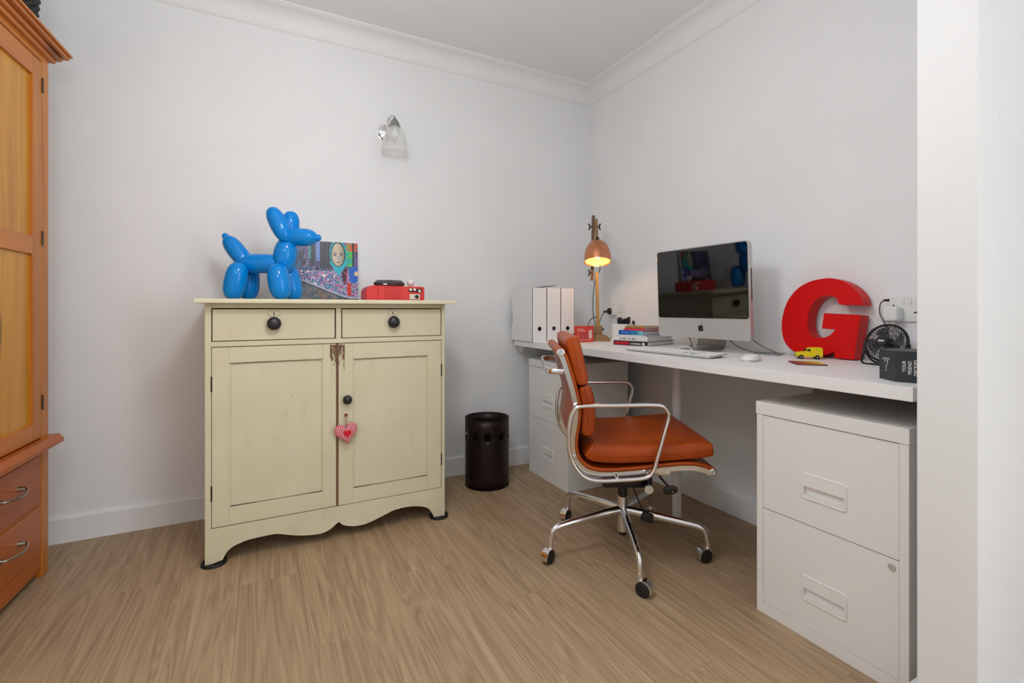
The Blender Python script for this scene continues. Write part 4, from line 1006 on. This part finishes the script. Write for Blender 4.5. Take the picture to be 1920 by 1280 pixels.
def sp1(u, v):
    c = np.tile(np.array([.10, .09, .10]), (len(u), 1)); m = (u > .04) & (u < .47) & (v > .16) & (v < .84); c = np.where(m[:, None], np.array([.78, .03, .20]), c)
    m = (u > .52) & (u < .82) & (np.abs(v - .42) < .17) & (np.sin(u * 210) > -.35); c = np.where(m[:, None], np.array([.90, .90, .90]), c)
    r = np.hypot((u - .89) / .035, (v - .48) / .34); return np.where((r < 1)[:, None], np.array([.92, .92, .92]), c)
def sp2(u, v):
    c = np.tile(np.array([.93, .92, .92]), (len(u), 1)); m = (u > .15) & (u < .70) & (np.abs(v - .5) < .24) & (np.sin(u * 170) + np.sin(u * 97) * .6 > -.1) & (np.sin(u * 46) > -.75); c = np.where(m[:, None], np.array([.24, .24, .27]), c)
    m = (u > .74) & (u < .86) & (np.abs(v - .45) < .08); c = np.where(m[:, None], np.array([.66, .68, .68]), c); r = np.hypot((u - .945) / .018, (v - .45) / .22); return np.where((r < 1)[:, None], np.array([.72, .72, .72]), c)
def sp4(u, v):
    k = np.clip((u - .3) / .7, 0, 1)[:, None]; c = np.array([.0, .34, .70]) * (1 - k) + np.array([.55, .78, .78]) * k
    m = (u > .12) & (u < .40) & (np.abs(v - .5) < .16) & (np.sin(u * 190) > -.4); c = np.where(m[:, None], np.array([.42, .60, .92]), c); r = np.hypot((u - .70) / .06, (v - .45) / .25); return np.where((r < 1)[:, None], np.array([.02, .38, .60]), c)
book(0, (0, 0), .196, .255, .0225, (26, 24, 26), 'black hardback book with a red spine panel at the bottom of the stack', 0, sp1)
book(.0229, (.004, 0), .190, .245, .0205, (230, 230, 228), 'white hardback book with dark spine lettering second from the stack bottom', 0, sp2)
book(.0438, (.010, .006), .172, .165, .0085, (226, 226, 232), 'thin white paperback under the blue book in the stack', 1)
book(.0527, (.016, .012), .150, .150, .0215, (20, 110, 190), 'blue book with a pale lettered spine in the stack', -3, sp4)
book(.0746, (.020, -.008), .125, .14, .0105, (214, 56, 84), 'pink red paperback lying on the blue book', -4)
book(.0855, (.022, -.010), .122, .13, .0115, (168, 122, 72), 'small tan brown notebook on top of the book stack', -6)
# ---------------- computer
il = Vector((1.688, 1.702, 0)); ir = Vector((1.704, 1.228, 0)); iw = (ir - il).length; iz0, iz1 = .822, 1.222
irz = math.atan2((ir - il).y, (ir - il).x)
im = thing('desktop_computer', 'silver all in one desktop computer with a black glossy screen', 'computer', ((il.x + ir.x) / 2, (il.y + ir.y) / 2, DZ), irz)
# local: x to the viewer's right along the screen, y away from the viewer, z up
tilt = Matrix.Translation((0, 0, iz0 - DZ)) @ Matrix.Rotation(R(2.4), 4, 'X')
hgt = iz1 - iz0
b = BM(); prism(b, rrect(iw, hgt, .016, 6, 0, hgt / 2), .012, tilt @ frame_matrix((0, .012, 0), (1, 0, 0), (0, 0, 1), (0, -1, 0)), .0015); ob('front_frame', b, 'satin', im)
b = BM(); layers = []
for k in range(7):
    t = k / 6; sc = 1 - .42 * t ** 2.6; yy_ = .012 + .040 * math.sin(t * PI / 2)
    layers.append([b.verts.new(tilt @ Vector((x * sc, yy_, hgt / 2 + (zq - hgt / 2) * sc))) for x, zq in rrect(iw - .002, hgt - .002, .016, 6, 0, hgt / 2)])
for A, B in zip(layers[:-1], layers[1:]):
    for k in range(len(A)): b.faces.new((A[k], A[(k + 1) % len(A)], B[(k + 1) % len(A)], B[k]))
b.faces.new(layers[-1]); ob('rear_shell', b, 'satin', im, 50)
chin = .088
def rr2(w, z0, z1, r):  return rrect(w, z1 - z0, r, 6, 0, (z0 + z1) / 2)
b = BM(); prism(b, rr2(iw - .008, chin, hgt - .005, .012), .0016, tilt @ frame_matrix((0, 0, 0), (1, 0, 0), (0, 0, 1), (0, -1, 0)), .0006); plab(ob('screen', b, 'screen', im, 0), 'black glossy glass screen')
lg = [(0, .30), (.12, .36), (.28, .35), (.42, .24), (.34, .14), (.31, 0.0), (.36, -.13), (.46, -.20), (.38, -.36), (.26, -.50), (.14, -.49), (0, -.45), (-.14, -.49), (-.26, -.50), (-.38, -.36), (-.46, -.14), (-.47, .06), (-.40, .25), (-.26, .35), (-.12, .35)]
lgs = [tuple(v[:2]) for v in catmull([(x, y, 0) for x, y in lg], 4, True)]
leaf = [tuple(v[:2]) for v in catmull([(.0, .40, 0), (.03, .54, 0), (.17, .66, 0), (.16, .52, 0), (.08, .43, 0)], 4, True)]
b = BM(); LM = tilt @ frame_matrix((.004, -.0002, chin * .52), (.030, 0, 0), (0, 0, .030), (0, -1, 0)); prism(b, lgs, .0005, LM); prism(b, leaf, .0005, LM); plab(ob('logo', b, 'black', im, 0), 'black bitten apple logo')
ob('disc_slot', box(BM(), (iw / 2 - .001, .013, hgt * .40), (iw / 2 + .0004, .0165, hgt * .72), 0, 2, tilt), 'dark', im)
# bent sheet stand
sp = [(.052, .19), (.056, .12), (.062, .06), (.070, .025), (.066, .010), (.050, .004), (.0, .0035), (-.055, .0035)]
spc = [Vector((v.x, v.y)) for v in catmull([(a, b_, 0) for a, b_ in [(.060, .19), (.068, .12), (.074, .055), (.072, .026), (.060, .009), (.040, .0045), (.0, .0040), (-.060, .0040)]], 6)]
b = BM(); nn = normals(spc); rg = []
for q, n in zip(spc, nn): rg.append([b.verts.new((x, q.x + n.x * o, q.y + n.y * o)) for x, o in ((-.072, -.003), (.072, -.003), (.072, .003), (-.072, .003))])
for A, B in zip(rg[:-1], rg[1:]):
    for k in range(4): b.faces.new((A[k], A[(k + 1) % 4], B[(k + 1) % 4], B[k]))
b.faces.new(rg[0]); b.faces.new(rg[-1][::-1]); bmesh.ops.translate(b, verts=b.verts, vec=(0, 0, .0012)); ob('stand', b, plain('satin_stand', (168, 164, 158), .3, .8), im, 50)
b = BM()
def dp_(x, y, z_): w = onp(x, y, 2, z_); return w
def loc_im(w): 
    d = w - Vector((im.location)); c_, s_ = math.cos(-irz), math.sin(-irz); return Vector((d.x * c_ - d.y * s_, d.x * s_ + d.y * c_, d.z))
ob('cable', tube(BM(), catmull([(.10, .05, .055), (.14, .075, .02), (.20, .09, .0048), (.27, .10, .0048), (.30, .085, .0048), (.27, .07, .0048), (.21, .072, .0048), (.19, .11, .0048), (.25, .135, .0048), (.29, .14, .0048)], 6), .0026, 8), 'grey', im)
ob('cable', tube(BM(), catmull([(.20, .05, .065), (.235, .085, .03), (.27, .12, .0075), (.30, .10, .0048)], 6), .0026, 8), 'grey', im)
ob('cable', tube(BM(), catmull([(-.10, .05, .05), (-.13, .10, .02), (-.15, .13, .0048), (-.19, .16, .0048)], 6), .0024, 8), 'grey', im)

# ---------------- keyboard and mouse
kb = thing('keyboard', 'slim white aluminium keyboard in front of the computer', 'keyboard', (1.432, 1.424, DZ), R(-87.3))
# local x: viewer's right, y: away from sitter
KW, KD = .428, .114; kt = Matrix.Rotation(R(3.6), 4, 'X')
ob('base', prism(BM(), rrect(KW, KD, .007, 4, 0, KD / 2), .005, Matrix.Translation((0, 0, .0025)) @ kt, .001), 'satin', kb)
ob('rear_foot', cyl(BM(), (-KW / 2 + .015, KD - .016, .0068), (KW / 2 - .015, KD - .016, .0068), .0065, seg=12), 'satin', kb)
def keys(bm, xa, xb, n, y, h=.0162):
    st_ = (xb - xa) / n
    for i in range(n): box(bm, (xa + i * st_ + .0011, y, 0), (xa + (i + 1) * st_ - .0011, y + h, .0024), .0006, 1, Matrix.Translation((0, 0, .0076)) @ kt)
kp = ob('key', box(BM(), (-.0081, -.0081, 0), (.0081, .0081, .0024), .0008, 1), 'whitepl', kb); kme = kp.data; first = True
rows = []
for r in range(5):
    y = .014 + r * .0187
    for i in range(15): rows.append((-KW / 2 + .015 + i * .0186, y))
    for i in range(3): rows.append((.082 + i * .0186, y)) if r in (0, 3, 4) or (r == 1 and i == 1) else None
    for i in range(4): rows.append((.146 + i * .0186, y))
for i in range(21): rows.append((-KW / 2 + .015 + i * .0198, .1045))
for x, y in rows:
    if first: o = kp; first = False
    else: o = bpy.data.objects.new('key', kme); COL.objects.link(o); o.parent = kb
    o.matrix_local = Matrix.Translation((0, 0, .0076)) @ kt @ Matrix.Translation((x, y, 0)) @ (Matrix.Scale(.55, 4, (0, 1, 0)) if y > .1 else Matrix.Identity(4))
ob('cable', tube(BM(), catmull([(.03, KD, .010), (.035, KD + .02, .014), (.012, KD + .028, .024), (-.018, KD + .024, .026), (-.030, KD + .016, .014), (-.015, KD + .02, .006), (.04, KD + .05, .003), (.06, KD + .085, .003)], 7), .0017, 7), 'whitepl', kb)
ms = thing('computer_mouse', 'smooth white computer mouse beside the keyboard', 'mouse', (1.535, 1.105, DZ), R(-70))
b = BM(); nu, nv = 16, 20; G = []
for i in range(nu + 1):
    s = -1 + 2 * i / nu; row = []
    for j in range(nv + 1):
        t = -1 + 2 * j / nv; x = s * .0285 * (1 - .10 * t * t); y = t * .0565; e = max(0, 1 - abs(s) ** 2.6) ** .5 * max(0, 1 - abs(t) ** 2.2) ** .5
        wx = math.sqrt(max(0, 1 - abs(t) ** 3.2 * .8)); row.append(b.verts.new((x * wx, y, .007 + .017 * e)))
    G.append(row)
for A, B in zip(G[:-1], G[1:]):
    for k in range(nv): b.faces.new((A[k], A[k + 1], B[k + 1], B[k]))
ob('top_shell', b, 'whitepl', ms, 70)
bl_ = [(s_ * .0285 * (1 - .10 * t * t) * math.sqrt(max(0, 1 - abs(t) ** 3.2 * .8)) * .96, t * .0545) for s_, t in [(1, -1 + 2 * j / 20) for j in range(21)] + [(-1, 1 - 2 * j / 20) for j in range(21)]]
ob('base', prism(BM(), bl_, .0072, Matrix.Translation((0, 0, 0))), 'satin', ms)
# ---------------- red letter G
gx = 1.853; gt = .058
def gp(x, y): w = onp(x, y, 0, gx); return (w.y, w.z - DZ)
outer = [(1589, 571), (1600, 571), (1600, 571)]
go = [(1614, 571.5), (1610, 556), (1597, 540), (1578, 527.5), (1556, 521), (1535, 522), (1510, 528.5), (1488, 543), (1471, 568), (1463.5, 600), (1466, 630), (1477, 650), (1496, 663), (1518, 669), (1540, 667), (1555, 662.5), (1563.5, 658.5)]
gi = [(1564, 617.7), (1555, 627.6), (1540.6, 633), (1526, 632), (1515.5, 624), (1511, 608), (1513, 586), (1521, 568), (1535, 556), (1551, 554), (1564, 559), (1569.5, 570.5)]
co_ = [tuple(v[:2]) for v in catmull([(*gp(*q), 0) for q in go], 4)]; ci = [tuple(v[:2]) for v in catmull([(*gp(*q), 0) for q in gi], 4)]
P_ = co_ + [gp(1564, 671), gp(1601, 674.3), gp(1610, 590), gp(1541.5, 586.5), gp(1539, 615.5)] + ci
P_ = [(a, max(0, b_)) for a, b_ in P_]; zmin = min(b_ for a, b_ in P_); P_ = [(a, b_ - zmin) for a, b_ in P_]
G_ = thing('letter_g', 'big red block letter G leaning on the wall behind the toy van', 'letter', (gx, 0, DZ), 0, rot=(0, R(3.5), 0))
ob('letter_body', prism(BM(), P_, gt, frame_matrix((0, 0, 0), (0, 1, 0), (0, 0, 1), (1, 0, 0)), .001), 'red', G_, 25)
# ---------------- toy van
va = R(134); vc = onp(1516, 671, 2, DZ); vc = CAM + (vc - CAM) * .985
vc.z = DZ
van = thing('toy_van', 'yellow toy delivery van in front of the red letter', 'toy', vc, va)
VL, VW = .083, .036
pr2 = [(-VL / 2, .008), (VL / 2 - .002, .008), (VL / 2, .014), (VL / 2 - .002, .024), (VL / 2 - .026, .027), (VL / 2 - .036, .038), (VL / 2 - .046, .042), (-VL / 2 + .004, .043), (-VL / 2, .040)]
ob('body', prism(BM(), pr2, VW, frame_matrix((0, VW / 2, 0), (1, 0, 0), (0, 0, 1), (0, -1, 0)), .0018, 2), 'yellow', van)
for sy in (-1, 1):
    for xx_ in (VL / 2 - .014, -VL / 2 + .018):
        w = BM(); lathe(w, [(0, .002), (.0035, .002), (.004, .0035), (.0075, .0035), (.008, 0), (.008, -.004), (0, -.004)], 20, frame_matrix((xx_, sy * (VW / 2 - .001), .008), (1, 0, 0), (0, 0, 1), (0, sy, 0))); wo = ob('wheel', w, 'black', van)
        ob('hub_cap', lathe(BM(), [(0, .0028), (.003, .0026), (.0034, .0018)], 14, frame_matrix((xx_, sy * (VW / 2 - .001), .008), (1, 0, 0), (0, 0, 1), (0, sy, 0))), 'nickel', wo)
    ob('side_window', prism(BM(), [(VL / 2 - .037, .029), (VL / 2 - .030, .029), (VL / 2 - .036, .0365), (VL / 2 - .043, .037), (VL / 2 - .044, .029)], .0006, frame_matrix((0, sy * VW / 2, 0), (1, 0, 0), (0, 0, 1), (0, sy, 0))), 'dark', van)
for yq in (-.007, .007): ob('rear_window', box(BM(), (-VL / 2 - .0006, yq - .004, .026), (-VL / 2 + .001, yq + .004, .036)), 'dark', van)
ob('windscreen', box(BM(), (-.0003, -VW / 2 + .004, 0), (.0006, VW / 2 - .004, .011), 0, 2, Matrix.Translation((VL / 2 - .027, 0, .028)) @ Matrix.Rotation(R(-42), 4, 'Y')), 'dark', van)
ob('bumper', box(BM(), (VL / 2 - .004, -VW / 2 + .001, .007), (VL / 2 + .0025, VW / 2 - .001, .011), .001), 'nickel', van)
# ---------------- coaster card
cs = thing('coaster', 'flat yellow and maroon printed coaster lying on the desk near the toy van', 'coaster', onp(1494, 684, 2, DZ), 0)
e1 = onp(1552, 686, 2, DZ) - onp(1494, 684, 2, DZ); e2 = onp(1478, 678, 2, DZ) - onp(1494, 684, 2, DZ); e1.z = e2.z = 0
b = BM(); prism(b, [(0, 0), (e1.x, e1.y), (e1.x + e2.x, e1.y + e2.y), (e2.x, e2.y)], .0035); ob('card', b, plain('maroon_card', (92, 30, 40), .5), cs, 0)
def csp(u, v):
    c = np.tile(np.array([.45, .12, .14]), (len(u), 1)); k = np.clip(u * 1.2, 0, 1)[:, None]; c = c * (1 - k) + np.array([.82, .70, .05]) * k
    return np.where((v < .12)[:, None], np.array([.72, .50, .35]), c)
printed('print', 1, 1, 16, 16, csp, frame_matrix((0, 0, .0038), e1, e2, (0, 0, 1)), cs)
# ---------------- small fan
fd = 1.565; fc = dep(1662, 643, fd); fax = (-RT * .88 - FW * .38 + UP * .30).normalized(); FR = 35.5 * fd / F
fan = thing('desk_fan', 'small black wire cage desk fan behind the black card box', 'fan', (fc.x, fc.y, DZ))
fo = Vector((0, 0, fc.z - DZ)); fu = (UP - fax * UP.dot(fax)).normalized(); fs = fu.cross(fax)
def fpt(a, r, h): return fo + fs * (r * math.cos(a)) + fu * (r * math.sin(a)) + fax * h
b = BM()
for r, h in ((FR, 0), (FR * .985, .004)): tube(b, [fpt(2 * PI * k / 48, r, h) for k in range(48)], .0032, 8, True)
ob('cage_ring', b, 'blackmetal', fan)
b = BM()
for k in range(46):
    a = 2 * PI * k / 46; tube(b, [fpt(a, FR * .26, .026), fpt(a, FR * .62, .024), fpt(a, FR * .90, .016), fpt(a, FR, .002)], .0008, 5)
for r, h in ((FR * .45, .0255), (FR * .66, .0235), (FR * .84, .0185)): tube(b, [fpt(2 * PI * k / 40, r, h) for k in range(40)], .0007, 5, True)
ob('front_cage', b, 'blackmetal', fan)
b = BM()
for k in range(40):
    a = 2 * PI * k / 40; tube(b, [fpt(a, FR * .30, -.034), fpt(a, FR * .70, -.031), fpt(a, FR * .93, -.018), fpt(a, FR, -.001)], .0008, 5)
for r, h in ((FR * .55, -.0325), (FR * .80, -.027)): tube(b, [fpt(2 * PI * k / 40, r, h) for k in range(40)], .0007, 5, True)
ob('rear_cage', b, 'blackmetal', fan)
FM = frame_matrix(fo, fs, fu, fax)
hb_ = ob('badge_hub', lathe(BM(), [(0, .030), (FR * .24, .030), (FR * .29, .027), (FR * .29, .022), (0, .022)], 28, FM), 'black', fan)
ob('badge', box(BM(), (-FR * .14, -FR * .04, .030), (FR * .14, FR * .04, .0304), 0, 2, FM), 'satin', hb_)
ob('motor', lathe(BM(), [(0, -.04), (FR * .30, -.04), (FR * .33, -.034), (FR * .30, -.008), (0, -.008)], 28, FM), 'black', fan)
for k in range(4):
    b = BM(); a0_ = 2 * PI * k / 4; g1 = []
    for i in range(7):
        r = FR * (.18 + .68 * i / 6); row = []
        for j in range(6):
            t = j / 5; a = a0_ + (.15 + .25 * i / 6) + (t - .5) * 1.15 * (.55 + .45 * i / 6); row.append(b.verts.new(fpt(a, r, .012 - .020 * t)))
        g1.append(row)
    for A, B in zip(g1[:-1], g1[1:]):
        for q in range(5): b.faces.new((A[q], A[q + 1], B[q + 1], B[q]))
    bmesh.ops.solidify(b, geom=list(b.faces), thickness=.001); ob('blade', b, 'blade', fan, 50)
fh = Vector((fs.x, fs.y, 0)).normalized(); ff = Vector((fax.x, fax.y, 0)).normalized(); hh_ = fo.z
b = BM(); tube(b, catmull([fh * (FR + .004) + Vector((0, 0, hh_)), fh * (FR + .005) + ff * .005 + Vector((0, 0, hh_ * .5)), fh * (FR * .9) + ff * .03 + Vector((0, 0, .0038)), fh * 0 + ff * .045 + Vector((0, 0, .0038)), fh * (-FR * .9) + ff * .03 + Vector((0, 0, .0038)), -fh * (FR + .005) + ff * .005 + Vector((0, 0, hh_ * .5)), -fh * (FR + .004) + Vector((0, 0, hh_))], 6), .0032, 8)
tube(b, catmull([fh * (FR + .003) + Vector((0, 0, hh_ * .55)), fh * (FR * .85) - ff * .03 + Vector((0, 0, .0038)), -ff * .045 + Vector((0, 0, .0038)), -fh * (FR * .85) - ff * .03 + Vector((0, 0, .0038)), -fh * (FR + .003) + Vector((0, 0, hh_ * .55))], 6), .0032, 8)
ob('wire_stand', b, 'blackmetal', fan)
lw = lambda p: Vector(p) - Vector((fc.x, fc.y, DZ))
b = BM(); k0_ = lw(onp(1667, 562.5, 0, XR - .05)); k1_ = lw(onp(1657, 563, 0, XR - .06))
tube(b, catmull([k0_, k1_, lw(onp(1650, 572, 0, XR - .065)), lw(onp(1650, 588, 0, XR - .068)), lw(onp(1657, 602, 0, XR - .07)), lw(onp(1664, 618, 0, XR - .08)), lw(onp(1667, 640, 0, XR - .09)), fo - fax * .036], 6), .0018, 7); ob('usb_lead', b, 'black', fan)
b = BM(); cyl(b, k0_, k1_, .0048, .0035, 10); ob('usb_plug', b, 'black', fan)
# ---------------- hexagonal card game box
HB = onp(1678.3, 715.6, 2, DZ); HL = onp(1649, 708.6, 2, DZ); side = (HL - HB).length; hd_ = (HL - HB).normalized(); BXH = .0776
an = math.atan2(hd_.y, hd_.x); pts = []; cur = Vector((0, 0)); a = an
hexp = [Vector((0, 0))]
for k in range(5):
    cur = cur + Vector((math.cos(a), math.sin(a))) * side; hexp.append(cur.copy()); a -= R(60)
gbx = thing('card_game_box', 'black hexagonal card game box with white lettering at the desk end', 'box', HB)
b = BM(); prism(b, [(q.x, q.y) for q in hexp], BXH, None, .001); ob('carton', b, 'gamebox', gbx, 20)
b = BM(); cen = sum(hexp, Vector((0, 0))) / 6; prism(b, [((q.x - cen.x) * 1.012 + cen.x, (q.y - cen.y) * 1.012 + cen.y) for q in hexp], .020, Matrix.Translation((0, 0, BXH - .0196)), .001)
b.free()
def face_m(A, B, u, zz, off=.0006):
    d = (B - A).normalized(); n = Vector((d.y, -d.x)); mid = (A + B) / 2
    if n.dot(mid - cen) < 0: n = -n
    p = A + d * u * (B - A).length + n * off
    return Vector((p.x, p.y, zz)), Vector((d.x, d.y, 0)), Vector((n.x, n.y, 0))
A_, B_ = hexp[1], hexp[0]                         # face with the question mark, viewer's left to right
o_, d_, n_ = face_m(A_, B_, .46, BXH * .70); ob('lettering', text_bm('MAYBE', .0090, frame_matrix(o_, d_, UP, n_), .0002, bold=.00008), plain('grey_print', (176, 178, 180), .5), gbx, 0)
o_, d_, n_ = face_m(A_, B_, .46, BXH * .42)
q = [(-.006, .012), (-.005, .0165), (0, .0185), (.005, .0165), (.006, .012), (.003, .007), (0, .003), (0, -.004)]
b = BM(); tube(b, [o_ + d_ * x + UP * z_ for x, z_ in [tuple(v[:2]) for v in catmull([(x, z_, 0) for x, z_ in q], 4)]], .0006, 6); ellipsoid(b, o_ + UP * -.0075, UP, .0014, .0014, 2, 10, 6); ob('question_mark', b, 'whitepl', gbx)
C_ = hexp[5]
for k, (s_, u_) in enumerate((('YOUR', .27), ('FRIEND', .44), ('DECIDES', .61))):
    o_, d_, n_ = face_m(B_, C_, u_, BXH * (.52 if k == 0 else .48)); bm_t = text_bm(s_, .0100, frame_matrix(o_, UP, -d_, n_), .0002, bold=.00008); ob('lettering', bm_t, 'whitepl', gbx, 0)
